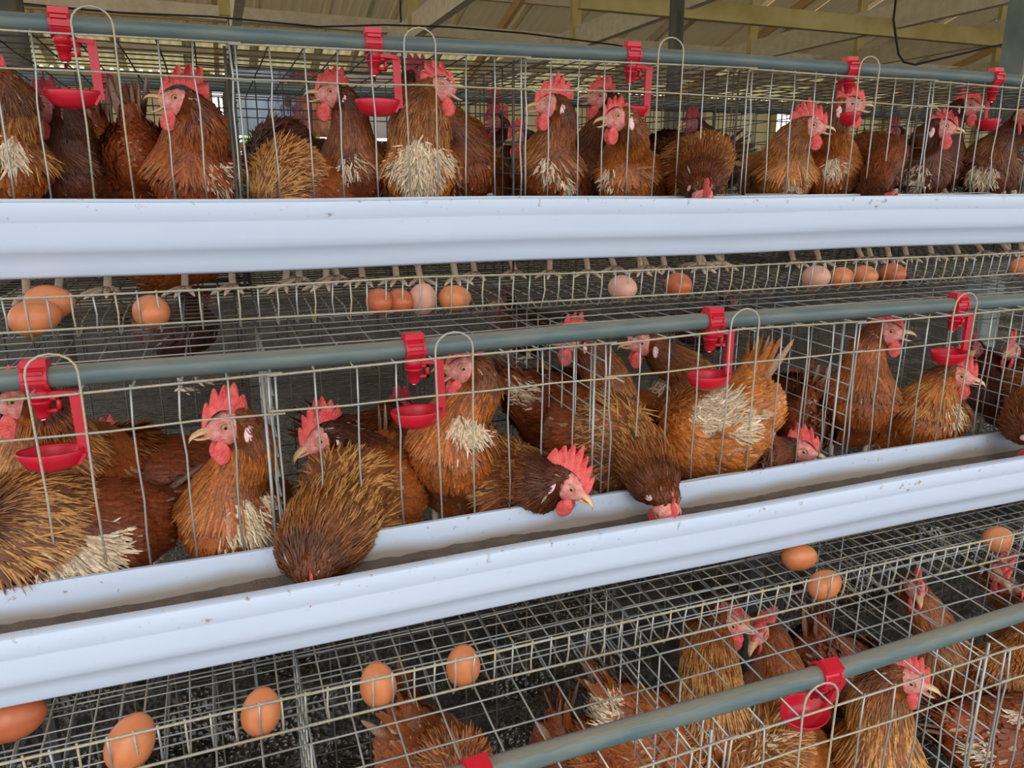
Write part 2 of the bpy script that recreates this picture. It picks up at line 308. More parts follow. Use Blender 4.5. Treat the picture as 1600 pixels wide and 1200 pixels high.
# ------------------------------------------------------------------ cages
def wob(a, b, n=5, amp=.0012):
    a = np.array(a, float); b = np.array(b, float)
    P = [a+(b-a)*i/(n-1) for i in range(n)]
    for i in range(1, n-1): P[i] = P[i]+rng.normal(size=3)*amp
    return P
def zfloor(T, y):   # floor mesh height
    return T['zt']-.378+max(0, (y-(T['yf']-.15)))*.05
WR = .0013
def build_tier(T, mirror=None):
    k = T['k']; yf = T['yf']; zt = T['zt']; far = mirror is not None
    my = (lambda y: 2*mirror-y) if far else (lambda y: y)
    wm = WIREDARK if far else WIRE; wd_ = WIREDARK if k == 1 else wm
    cells = T['cells']; xa = X0+CELL*cells[0]; xb = X0+CELL*(cells[-1]+1)
    root = empty('hen_cage_row', ((xa+xb)/2, my(yf), zt-.38))
    off = np.array([(xa+xb)/2, my(yf), zt-.38])
    L = lambda x, y, z: np.array([x, my(y), z])-off
    if far: tag(root, 'wire cage row of the %s tier on the far side of the stand, facing away' % T['name'], 'cage')
    else: tag(root, 'galvanised wire hen cage row of the %s tier' % T['name'] + {1: ', above the upper white trough', 2: ', between the two white troughs', 3: ', lowest, at the bottom right'}[k], 'cage', 'near tiers of wire hen cages')
    ztf = lambda x: zt+dz(k, x)
    slopez = lambda x, y: ztf(x)+T['slope']*(y-yf)
    for ci, c in enumerate(cells):
        xl = X0+CELL*c; xr = xl+CELL
        # front panel: each wire its own sub-part
        fp = MB()
        fp.tube([L(xl-.004 if ci % 2 else xl+.003, yf-.002, ztf(xl)), L((xl+xr)/2, yf-.002, ztf((xl+xr)/2)+rng.normal()*.002), L(xr+.012, yf-.002, ztf(xr)+.002)], WR*1.25, 6)
        panel = fp.build('front_panel', WIREDIRT if not far else wm, root)
        if far:
            q = MB()
            for j in range(10): q.tube([L(xl+j*PITCHW, yf, ztf(xl)), L(xl+j*PITCHW, yf, zt-.228)], WR, 4)
            q.tube([L(xl, yf, zt-.047), L(xr, yf, zt-.047)], WR, 4); q.tube([L(xl, yf, zt-.222), L(xr, yf, zt-.222)], WR, 4)
            tag(q.build('front_wires', wm, root), kind='stuff')
        else:
            lp = T['loop'] if ci % 3 else T['loop']
            for j in range(10):
                if j in (lp, lp+1): continue
                x = xl+j*PITCHW+(0.004 if j == 0 else (-.004 if j == 9 else rng.normal()*.0012))
                q = MB(); q.tube(wob(L(x, yf, ztf(x)+.003), L(x+rng.normal()*.002, yf+rng.normal()*.001, zt-.226-(0.0 if j % 3 else .004)), 6), WR*(1.15 if j in (0, 9) else 1), 6)
                q.build('wire', wm, panel)
            q = MB(); x1, x2 = xl+lp*PITCHW, xl+(lp+1)*PITCHW; zz = ztf(x1); P = [L(x1+rng.normal()*.002, yf-.004, zt-.224), L(x1+.002, yf-.005, zt-.12), L(x1, yf-.005, zz)]
            tp = .036+.012*rng.random()
            for a in np.linspace(math.pi, 0, 9): P.append(L((x1+x2)/2+math.cos(a)*(x2-x1)/2, yf-.006, zz+tp-.022+.022*math.sin(a)))
            P += [L(x2, yf-.005, zz), L(x2-.001, yf-.005, zt-.12), L(x2, yf-.004, zt-.224)]
            q.tube(P, WR*1.1, 6); q.build('door_loop', WIREDIRT, panel)
            for zz, a, e2 in ((-.047, -.006, .012), (-.2235, .004, -.004)):
                q = MB(); pts = [L(xl+a+(xr+e2-xl-a)*i/5, yf-.0035, zt+zz+dz(k, xl+CELL*i/5)*.8+rng.normal()*.0012) for i in range(6)]
                if zz > -.1 and ci % 2: pts.append(L(xr+.022, yf-.009, zt+zz-.006))
                q.tube(pts, WR*1.1, 6); q.build('cross_wire', WIREDIRT if zz > -.1 else wm, panel)
        # top mesh
        q = MB()
        for j in range(9):
            x = xl+j*PITCHW+rng.normal()*.001
            q.tube([L(x, yf, ztf(x)), L(x+rng.normal()*.001, yf+DEPTH/2, slopez(x, yf+DEPTH/2)-.002), L(x, yf+DEPTH, slopez(x, yf+DEPTH))], WR, 5)
        for i in range(1, 8):
            y = yf+i*.05
            q.tube([L(xl, y, slopez(xl, y)), L((xl+xr)/2, y, slopez((xl+xr)/2, y)+rng.normal()*.001), L(xr, y, slopez(xr, y))], WR, 5)
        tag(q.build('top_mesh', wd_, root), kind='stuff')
        # back mesh
        if not far:
            q = MB(); zb = slopez(xl, yf+DEPTH)
            for j in range(9): q.tube([L(xl+j*.05, yf+DEPTH, zb), L(xl+j*.05, yf+DEPTH, zfloor(T, yf+DEPTH))], WR, 4)
            for i in range(6): q.tube([L(xl, yf+DEPTH, zb-i*.055), L(xr, yf+DEPTH, zb-i*.055)], WR, 4)
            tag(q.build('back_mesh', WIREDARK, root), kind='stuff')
        # divider
        q = MB()
        for i in range(1, 8):
            y = yf+i*.05; q.tube([L(xl, y, slopez(xl, y)), L(xl, y, zfloor(T, y))], WR, 5)
        for i in range(1, 13 if not far else 7):
            st = .026 if not far else .05
            z = ztf(xl)-i*st; q.tube([L(xl, yf+.004, z), L(xl, yf+DEPTH, z+.01)], WR*.95, 5)
        q.tube([L(xl-.01, yf+.02, ztf(xl)), L(xl-.01, yf+.02, zt-.36)], WR*1.7, 6)
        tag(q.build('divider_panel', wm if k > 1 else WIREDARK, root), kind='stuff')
        # floor + egg tray: cross wires in one mesh, lip wires single
        q = MB(); yl = yf-.15
        for i in range(0, 21):
            y = yl+.036+i*.025
            q.tube([L(xl, y, zfloor(T, y)), L(xr, y, zfloor(T, y)+rng.normal()*.0008)], WR*.9, 4)
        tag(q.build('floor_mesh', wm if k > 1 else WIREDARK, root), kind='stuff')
        tr = MB(); zl = zfloor(T, yl)
        tr.tube([L(xl, yl-.004, zl+.044+rng.normal()*.001), L((xl+xr)/2, yl-.004, zl+.044+rng.normal()*.0015), L(xr+.006, yl-.004, zl+.044)], WR*1.25, 6)
        tr.tube([L(xl, yl-.002, zl+.001), L((xl+xr)/2, yl-.002, zl+.001+rng.normal()*.001), L(xr+.006, yl-.002, zl+.001)], WR*1.3, 6)
        lip = tr.build('egg_tray', WIREDIRT if not far else wm, root)
        if far: continue
        for j in range(18):
            x = xl+j*.025+rng.normal()*.0008
            q = MB(); q.tube([L(x, yl-.003, zl+.046), L(x+rng.normal()*.001, yl-.001, zl+.018), L(x, yl+.002, zl+.002), L(x, yl+.009, zl-.011), L(x, yl+.03, zl-.011), L(x, yl+.06, zfloor(T, yl+.06)-.001), L(x+rng.normal()*.001, yf, zfloor(T, yf)-.001), L(x, yf+DEPTH, zfloor(T, yf+DEPTH)-.001)], WR, 5)
            q.build('tray_wire', WIREDIRT if j % 2 else wm, lip)
    return root
AX = 1.62
for T in TIERS: build_tier(T)
build_tier(TIERS[0], mirror=AX); build_tier(TIERS[1], mirror=AX)
# steel stand carrying the tiers
STAND = mat('dark_steel_angle', (.06, .065, .065), .5, .6)
for X, wh in ((-.41, 'at the left end'), (1.39, 'in the middle'), (2.76, 'at the far right end')):
    root = empty('cage_stand', (X, AX, 0)); tag(root, 'dark steel stand carrying the cage tiers, '+wh, 'stand', 'steel stands under the cages')
    b = MB(); b.box((-.012, -.015, 0), (.012, .015, 1.45+.16)); b.build('upright', STAND, root, False)
    for T in TIERS:
        zz = zfloor(T, T['yf'])-.012-.02
        for s in (-1, 1):
            if s == 1 and T['k'] == 3: continue
            b = MB(); yy = (AX-T['yf']+.02); b.beam((0, -s*.0, zz+.0), (0, -s*yy, zz), .02, .02); b.build('bracket', STAND, root, False)
# water pipes
for T in TIERS:
    k = T['k']; y = T['yf']+.035; xs = np.linspace(PZ[k][0][0], PZ[k][0][-1], 26)
    b = MB(); b.tube([(x, y, CAMH+float(np.interp(x, *PZ[k]))) for x in xs], .0125, 20)
    o = b.build('water_pipe', PIPE); tag(o, 'long grey-green plastic water pipe along the %s cage tier' % T['name'], 'pipe')
b = MB(); b.tube([(x, 2*AX-TIERS[0]['yf']-.035, CAMH+.215) for x in np.linspace(-.6, 3, 6)], .0125, 14); tag(b.build('water_pipe', PIPE), 'grey-green water pipe behind the top cages on their far side', 'pipe')
# ------------------------------------------------------------------ nipple drinkers
def drinker_meshes():
    out = {}
    R = .0132
    b = MB(); w2 = .0125
    # clip wrapping the pipe, with ridges
    for (x0, x1, rr) in ((-w2, w2, R+.0022), (-w2-.0006, -w2+.003, R+.0038), (w2-.003, w2+.0006, R+.0038)):
        V = []; F = []; n = 26
        for i in range(n+1):
            th = math.radians(-100)+math.radians(380)*i/n
            for x, r_ in ((x0, rr), (x1, rr), (x1, R), (x0, R)): V.append((x, -math.cos(th)*r_*-1, math.sin(th)*r_))
        for i in range(n):
            a = i*4
            for q in range(4): F.append((a+q, a+(q+1) % 4, a+4+(q+1) % 4, a+4+q))
        b.add(V, F)
    b.box((-w2, -.010, R), (w2, .008, R+.008)); b.box((-w2, -R-.005, -.004), (w2, -R+.001, -.001)); b.box((-w2*.8, -R-.0045, .006), (w2*.8, -R+.001, .010))
    out['clip'] = b
    b = MB(); b.tube([(0, 0, -.012), (0, 0, -.024), (0, 0, -.0241), (0, 0, -.034), (0, 0, -.0341), (0, 0, -.044), (0, 0, -.047)], [.0115, .0115, .0095, .0095, .0078, .0078, .0055], 18)
    b.tube([(0, 0, -.026), (0, 0, -.029)], .0112, 18)
    b.box((.006, -.005, -.040), (.020, .005, -.036)); b.box((.016, -.005, -.040), (.020, .005, -.022)); b.box((.006, -.005, -.026), (.020, .005, -.022))
    out['nipple'] = b
    b = MB(); b.tube([(0, 0, -.046), (0, 0, -.050), (0, 0, -.0501), (0, 0, -.056)], [.0034, .0034, .0022, .0018], 10); out['pin'] = b
    b = MB(); b.beam((-.004, 0, -.017), (.038, 0, -.020), .011, .006); b.beam((.035, 0, -.0175), (.037, .0, -.096), .012, .006); b.beam((.032, 0, -.02), (.033, 0, -.09), .003, .004)
    b.beam((.037, 0, -.09), (.029, 0, -.102), .014, .006)
    out['arm'] = b
    # oval cup, hollow
    V = []; F = []; n = 28; c = (.003, 0)
    prof = [(1.0, -.108), (1.04, -.106), (1.06, -.108), (1.0, -.114), (.82, -.124), (.5, -.130), (.0, -.131), (.0, -.127), (.5, -.126), (.78, -.120), (.94, -.110), (1.0, -.108)]
    for (s, z) in prof:
        for i in range(n):
            th = 2*math.pi*i/n; V.append((c[0]+.034*s*math.cos(th), c[1]+.024*s*math.sin(th), z+.022))
    for j in range(len(prof)-1):
        for i in range(n): F.append((j*n+i, (j+1)*n+i, (j+1)*n+(i+1) % n, j*n+(i+1) % n))
    b = MB(); b.add(V, F); out['cup'] = b
    return out
DM = drinker_meshes(); DME = {}
def drinker(pos, lb, rz=0, tilt=0):
    root = empty('nipple_drinker', pos); root.rotation_euler = (math.radians(tilt), 0, math.radians(rz+rng.normal()*4)); tag(root, lb, 'drinker')
    for nm, b in DM.items():
        if nm not in DME:
            o = b.build(nm, STEEL if nm == 'pin' else RED, root, nm in ('nipple', 'pin', 'cup')); DME[nm] = o.data
            md = None
        else: o = link(nm, DME[nm], root)
        if nm == 'clip' and rz: o.rotation_euler = (0, 0, -math.radians(rz))
def pz(k, x): return CAMH+float(np.interp(x, *PZ[k]))
for k, us, lbs in ((1, (100, 583, 987, 1330, 1560), ('leftmost red drinker on the top pipe, cup beside a dark hen', 'red drinker on the top pipe, left of the golden hen with open beak', 'red drinker on the top pipe above two hens, cup hidden behind a comb', 'red drinker on the top pipe, above the comb of a hen facing right', 'rightmost red drinker on the top pipe')),
                   (2, (50, 645, 1110, 1485), ('leftmost red drinker on the middle pipe, cup in front of a brown neck', 'red drinker on the middle pipe left of the open-beaked hen', 'red drinker on the middle pipe, cup over a pale feathered back', 'rightmost red drinker on the middle pipe')),
                   (3, (742, 1285), ('red drinker clip peeking at the bottom edge on the lowest pipe', 'red drinker with its cup seen from above on the lowest pipe'))):
    T = TIERS[k-1]; y = T['yf']+.035
    for u, lb in zip(us, lbs):
        vv = {1: 80, 2: 540, 3: 1100}[k]; x = at(u, vv, y)[0]
        drinker((x, y, pz(k, x)), lb, {1330: 75, 1560: 50}.get(u, 0), tilt=(22 if k == 3 else rng.normal()*2))
yy = 2*AX-TIERS[0]['yf']-.035
for u, lb in ((172, 'small red drinker on the far pipe, right of the leftmost cup'), (770, 'small red drinker on the far pipe, seen over a dark hen'), (1248, 'small red drinker on the far pipe, left of two golden hens')):
    x = at(u, 150, yy)[0]; drinker((x, yy, CAMH+.215), lb)
# ------------------------------------------------------------------ feed troughs
dirt = TROUGH.node_tree; bs = dirt.nodes['Principled BSDF']
def trough_material(name, zr, yf):
    m = TROUGH.copy(); m.name = name; nt = m.node_tree; b = nt.nodes['Principled BSDF']
    src = b.inputs['Base Color'].links[0].from_socket
    t = nt.nodes.new('ShaderNodeTexCoord'); s = nt.nodes.new('ShaderNodeSeparateXYZ'); nt.links.new(t.outputs['Object'], s.inputs[0])
    # small brown specks near the front band
    n = nt.nodes.new('ShaderNodeTexNoise'); n.inputs['Scale'].default_value = 70; n.inputs['Detail'].default_value = 6; n.inputs['Roughness'].default_value = .7; nt.links.new(t.outputs['Object'], n.inputs[0])
    n3 = nt.nodes.new('ShaderNodeTexNoise'); n3.inputs['Scale'].default_value = 5; nt.links.new(t.outputs['Object'], n3.inputs[0])
    r = nt.nodes.new('ShaderNodeMapRange'); r.inputs[1].default_value = .615; r.inputs[2].default_value = .70; nt.links.new(n.outputs[0], r.inputs[0])
    zz = nt.nodes.new('ShaderNodeMapRange'); zz.inputs[1].default_value = -.035; zz.inputs[2].default_value = -.018; nt.links.new(s.outputs['Z'], zz.inputs[0])
    mu = nt.nodes.new('ShaderNodeMath'); mu.operation = 'MULTIPLY'; nt.links.new(r.outputs[0], mu.inputs[0]); nt.links.new(zz.outputs[0], mu.inputs[1])
    mx = nt.nodes.new('ShaderNodeMix'); mx.data_type = 'RGBA'; mx.inputs[7].default_value = (.38, .24, .17, 1)
    nt.links.new(mu.outputs[0], mx.inputs[0]); nt.links.new(src, mx.inputs[6])
    # dusty inside, up to a wavy line: only the inner back wall (y > -.10) below z
    wv = nt.nodes.new('ShaderNodeMath'); wv.operation = 'MULTIPLY_ADD'; wv.inputs[1].default_value = -.03; nt.links.new(n3.outputs[0], wv.inputs[0]); nt.links.new(s.outputs['Z'], wv.inputs[2])
    d = nt.nodes.new('ShaderNodeMapRange'); d.inputs[1].default_value = -.029; d.inputs[2].default_value = -.044; nt.links.new(wv.outputs[0], d.inputs[0])
    g = nt.nodes.new('ShaderNodeVertexColor'); g.layer_name = 'Col'
    mu2 = nt.nodes.new('ShaderNodeMath'); mu2.operation = 'MULTIPLY'; nt.links.new(d.outputs[0], mu2.inputs[0]); nt.links.new(g.outputs[0], mu2.inputs[1])
    mx2 = nt.nodes.new('ShaderNodeMix'); mx2.data_type = 'RGBA'; mx2.inputs[7].default_value = (.36, .31, .26, 1)
    nt.links.new(mu2.outputs[0], mx2.inputs[0]); nt.links.new(mx.outputs[2], mx2.inputs[6]); nt.links.new(mx2.outputs[2], b.inputs['Base Color'])
    return m
def trough(T):
    yf = T['yf']; zr = T['zt']-.222; k = T['k']
    xa, xb = (-.5, 2.75) if k == 1 else (-.45, 2.3)
    outer = [(-.106, .0005), (-.1195, .0015), (-.1215, 0), (-.1215, -.003), (-.1190, -.021), (-.1170, -.0235), (-.1165, -.026), (-.1120, -.048), (-.1085, -.0585), (-.1040, -.0640), (-.0985, -.0690), (-.0915, -.0820), (-.0880, -.0935), (-.0855, -.0965), (-.078, -.0985)]
    back = [(-.045, -.0985), (-.030, -.085), (-.014, -.03), (-.0095, -.006), (-.0045, -.003), (-.0035, .0005), (-.0055, .003), (-.011, .003)]
    inner = [(-.0125, -.006), (-.017, -.03), (-.033, -.082), (-.048, -.0955), (-.078, -.0955), (-.0885, -.078), (-.100, -.06), (-.1135, -.022), (-.117, -.004), (-.1065, -.003)]
    prof = outer+back+inner; ins = [0]*len(outer)+[0]*len(back)+[1]*len(inner)
    nx = 30; V = []; C = []; F = []
    for i in range(nx+1):
        x = xa+(xb-xa)*i/nx-(xa+xb)/2; sag = .0012*math.sin(i*.9)
        for (y, z), c in zip(prof, ins): V.append((x, y, z+sag)); C.append((c, c, c))
    n = len(prof)
    for i in range(nx):
        for j in range(n): F.append((i*n+j, i*n+(j+1) % n, (i+1)*n+(j+1) % n, (i+1)*n+j))
    F += [tuple(range(n-1, -1, -1)), tuple(nx*n+j for j in range(n))]
    root = mesh('feed_trough', V, F, trough_material('white_pvc_trough', zr, yf), True, cols=np.array(C, float))
    root.location = ((xa+xb)/2, yf, zr)
    md = root.modifiers.new('w', 'EDGE_SPLIT'); md.split_angle = math.radians(50)
    tag(root, {1: 'upper white plastic feed trough below the top row of hens', 2: 'lower white plastic feed trough, open, dusty brown inside'}[k], 'trough')
    # feed
    V = []; F = []; nx2 = 260; ys = [-.112, -.10, -.085, -.07, -.055, -.04, -.0265, -.021]
    for i in range(nx2+1):
        x = xa+.01+(xb-xa-.02)*i/nx2
        for j, y in enumerate(ys): V.append((x, yf+y, zr-.036+.002*math.sin(x*7)+.0012*math.sin(x*23+j)+rng.normal()*.0008+(.003 if j > 4 else 0)))
    m_ = len(ys)
    for i in range(nx2):
        for j in range(m_-1): F.append((i*m_+j, (i+1)*m_+j, (i+1)*m_+j+1, i*m_+j+1))
    f = mesh('feed_mash', V, F, FEED); tag(f, 'grey-brown ground feed lying in the %s trough' % ('upper' if k == 1 else 'lower'), 'feed', kind='stuff')
    # hooks under the back rim
    for i in range(4 if k == 2 else 0):
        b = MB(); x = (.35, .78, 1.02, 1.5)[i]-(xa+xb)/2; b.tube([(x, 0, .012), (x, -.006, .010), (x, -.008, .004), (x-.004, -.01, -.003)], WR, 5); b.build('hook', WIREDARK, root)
trough(TIERS[0]); trough(TIERS[1])
for T, nm in ((TIERS[1], 'middle'),):
    pass
# ------------------------------------------------------------------ eggs
egg_cache = {}
def egg(u, v, tier, mi, lb, rot=(0, 0, 0), s=1.0, dy=.022):
    T = TIERS[tier-1]; y = T['yf']-.15+dy; x = at(u, v, y)[0]
    if mi not in egg_cache:
        V = []; F = []; n = 24; mrow = 18
        for i in range(mrow+1):
            th = math.pi*i/mrow; z = math.cos(th)*.0285; r = .0218*math.sin(th)*(1-.10*math.cos(th))
            for q in range(n): V.append((r*math.cos(2*math.pi*q/n), r*math.sin(2*math.pi*q/n), z))
        for i in range(mrow):
            for q in range(n): F.append((i*n+q, (i+1)*n+q, (i+1)*n+(q+1) % n, i*n+(q+1) % n))
        o = mesh('egg', V, F, EGG[mi]); egg_cache[mi] = o.data
    else: o = link('egg', egg_cache[mi])
    R_ = Matrix.Rotation(rot[2], 4, 'Z') @ Matrix.Rotation(rot[1], 4, 'Y') @ Matrix.Rotation(rot[0], 4, 'X')
    z = zfloor(T, y)-.011+.0225*s+ (.004 if abs(rot[0]) < .5 and abs(rot[1]) < .5 else 0)
    if dy > .05: z = zfloor(T, y)+.0225*s
    o.matrix_world = Matrix.Translation((x, y, z)) @ R_ @ Matrix.Scale(s, 4)
    tag(o, lb, 'egg', 'brown eggs in the %s egg tray' % ('upper' if tier == 1 else 'lower'))
H = math.pi/2
egg(56, 502, 1, 0, 'front egg of the overlapping pair at the far left of the upper tray', (0, H*.85, .1), 1.08, .024)
egg(80, 488, 1, 0, 'rear egg of the overlapping pair at the far left of the upper tray', (0, H, -.2), 1.08, .062)
egg(238, 495, 1, 0, 'single orange-brown egg left in the upper tray, between two birds\' feet', (H, 0, .3), 1.05)
egg(593, 464, 1, 2, 'first and leftmost of the four eggs grouped mid upper tray', (H, 0, 0), .92)
egg(625, 469, 1, 2, 'second egg of the four grouped mid upper tray, behind the pale one', (H, 0, .2), .88)
egg(660, 473, 1, 1, 'speckled pale egg, third of the four grouped mid upper tray', (0.7, 0, 0), .98)
egg(711, 473, 1, 0, 'egg with feed crumbs stuck on it, fourth of the group mid upper tray', (0, H, .1), .92)
egg(973, 460, 1, 1, 'lone pale pinkish egg right of centre in the upper tray', (H, 0, .2), .98)
egg(1060, 456, 1, 2, 'lone dark brown egg right of the pale pinkish one, upper tray', (H, 0, 0), .98)
egg(1276, 430, 1, 1, 'pale mauve egg, first of the row of four at right in the upper tray', (H*.9, 0, 0), 1.02)
egg(1315, 434, 1, 0, 'light orange egg, second of the row of four at right', (0, H, .1), .9)
egg(1351, 431, 1, 0, 'mid-brown egg, third of the row of four at right', (H, 0, .2), .92)
egg(1395, 429, 1, 2, 'reddish egg, last of the row of four at right in the upper tray', (H, 0, 0), .95)
egg(1598, 412, 1, 0, 'egg cut by the right picture edge in the upper tray', (0, H, 0), .95)
egg(24, 1133, 2, 2, 'egg at the left edge partly hidden under the lower trough', (0, H, .1), 1.12, .09)
egg(205, 1163, 2, 0, 'large brown egg at lower left against the lower tray lip', (0, .5, .3), 1.12)
egg(409, 1121, 2, 0, 'second egg from the left against the lower tray lip', (0, .2, 0), 1.0)
egg(591, 1076, 2, 0, 'third egg from the left against the lower tray lip, above a brown tail', (0, -.1, 0), 1.0)
egg(724, 1047, 2, 0, 'fourth egg from the left against the lower tray lip', (.1, 0, 0), .98)
egg(1249, 873, 2, 0, 'egg just below the lower trough edge, set back from the tray lip', (0, H, -.2), 1.0, .085)
egg(1288, 922, 2, 0, 'egg lying sideways at the tray lip right of centre', (0, H*.8, .1), .98)
egg(1556, 866, 2, 0, 'rightmost egg of the lower tray, above a red comb', (0, H, .1), 1.0, .035)
# ------------------------------------------------------------------ hens
def nrm(v): v = np.asarray(v, float); return v/(np.linalg.norm(v)+1e-12)
def surface_nets(prims, h=.006, k=.0042):
    P = np.array([[*a, *b, r0, r1] for a, b, r0, r1 in prims])
    lo = np.minimum(P[:, :3], P[:, 3:6]).min(0)-.1; hi = np.maximum(P[:, :3], P[:, 3:6]).max(0)+.1
    n = np.ceil((hi-lo)/h).astype(int)+1
    gx, gy, gz = [lo[i]+h*np.arange(n[i]) for i in range(3)]
    G = np.stack(np.meshgrid(gx, gy, gz, indexing='ij'), -1).reshape(-1, 3)
    f = sdf(G, P, k).reshape(n)
    s = f < 0
    cnt = np.zeros(n-1); acc = np.zeros((*(n-1), 3))
    idx = np.stack(np.meshgrid(*[np.arange(q-1) for q in n], indexing='ij'), -1)
    c = [(i, j, l) for i in (0, 1) for j in (0, 1) for l in (0, 1)]
    sl = lambda A, o: A[o[0]:A.shape[0]-1+o[0], o[1]:A.shape[1]-1+o[1], o[2]:A.shape[2]-1+o[2]]
    for a in c:
        for ax in range(3):
            if a[ax]: continue
            b = list(a); b[ax] = 1
            fa, fb = sl(f, a), sl(f, b); m = (fa < 0) != (fb < 0)
            t = np.where(m, fa/(fa-fb+1e-12), 0)
            cnt += m
            for q in range(3): acc[..., q] += m*(a[q]+(t if q == ax else 0))
    act = cnt > 0; vid = -np.ones(n-1, int); vid[act] = np.arange(act.sum())
    V = (acc[act]/cnt[act][:, None]+idx[act])*h+lo
    F = []
    for ax in range(3):
        o1 = [0, 0, 0]; o1[ax] = 1
        A = s[tuple(slice(0, n[q]-o1[q]) for q in range(3))]; B = s[tuple(slice(o1[q], n[q]) for q in range(3))]
        I = np.argwhere(A != B); u, w_ = (ax+1) % 3, (ax+2) % 3
        I = I[(I[:, u] > 0) & (I[:, w_] > 0) & (I[:, u] < n[u]-1) & (I[:, w_] < n[w_]-1)]
        fl = A[tuple(I.T)]
        def g(du, dw): J = I.copy(); J[:, u] -= du; J[:, w_] -= dw; return vid[tuple(J.T)]
        q = np.stack([g(1, 1), g(0, 1), g(0, 0), g(1, 0)], 1)
        q[~fl] = q[~fl][:, ::-1]; F.append(q)
    return V, np.concatenate(F), P
def dists(X, P):
    a, b = P[:, :3], P[:, 3:6]; d = b-a; L2 = (d**2).sum(1)+1e-12
    t = np.clip((X@d.T-(a*d).sum(1))/L2, 0, 1)
    x2 = (X**2).sum(1)[:, None]
    q = a[None]+t[..., None]*d[None]
    D = np.sqrt(((X[:, None]-q)**2).sum(-1))
    return D-(P[:, 6]+t*(P[:, 7]-P[:, 6])), t
def sdf(X, P, k):
    out = np.empty(len(X))
    for i in range(0, len(X), 60000):
        D, _ = dists(X[i:i+60000], P)
        m = D.min(1); out[i:i+60000] = m-k*np.log(np.exp(-(D-m[:, None])/k).sum(1))
    return out
def bez(p, t): return (1-t)**3*p[0]+3*(1-t)**2*t*p[1]+3*(1-t)*t*t*p[2]+t**3*p[3]
def head_frame(az, el, roll=0):
    a, e = math.radians(az), math.radians(el)
    x = np.array([math.cos(a)*math.cos(e), math.sin(a)*math.cos(e), math.sin(e)])
    y = nrm(np.cross([0, 0, 1], x)); z = np.cross(x, y)
    if roll:
        r = math.radians(roll); y, z = y*math.cos(r)+z*math.sin(r), z*math.cos(r)-y*math.sin(r)
    return x, y, z
DARK = np.array([.060, .018, .010]); RUST = np.array([.27, .055, .010]); ORNG = np.array([.54, .155, .022]); GOLD = np.array([.80, .40, .115]); CREAM = np.array([.78, .64, .46])
def noise3(X, seed, f=30):
    r = np.random.default_rng(seed); out = np.zeros(len(X))
    for _ in range(5):
        d = r.normal(size=3)*f; out += np.sin(X@d+r.random()*6.28)
    return out/3.2
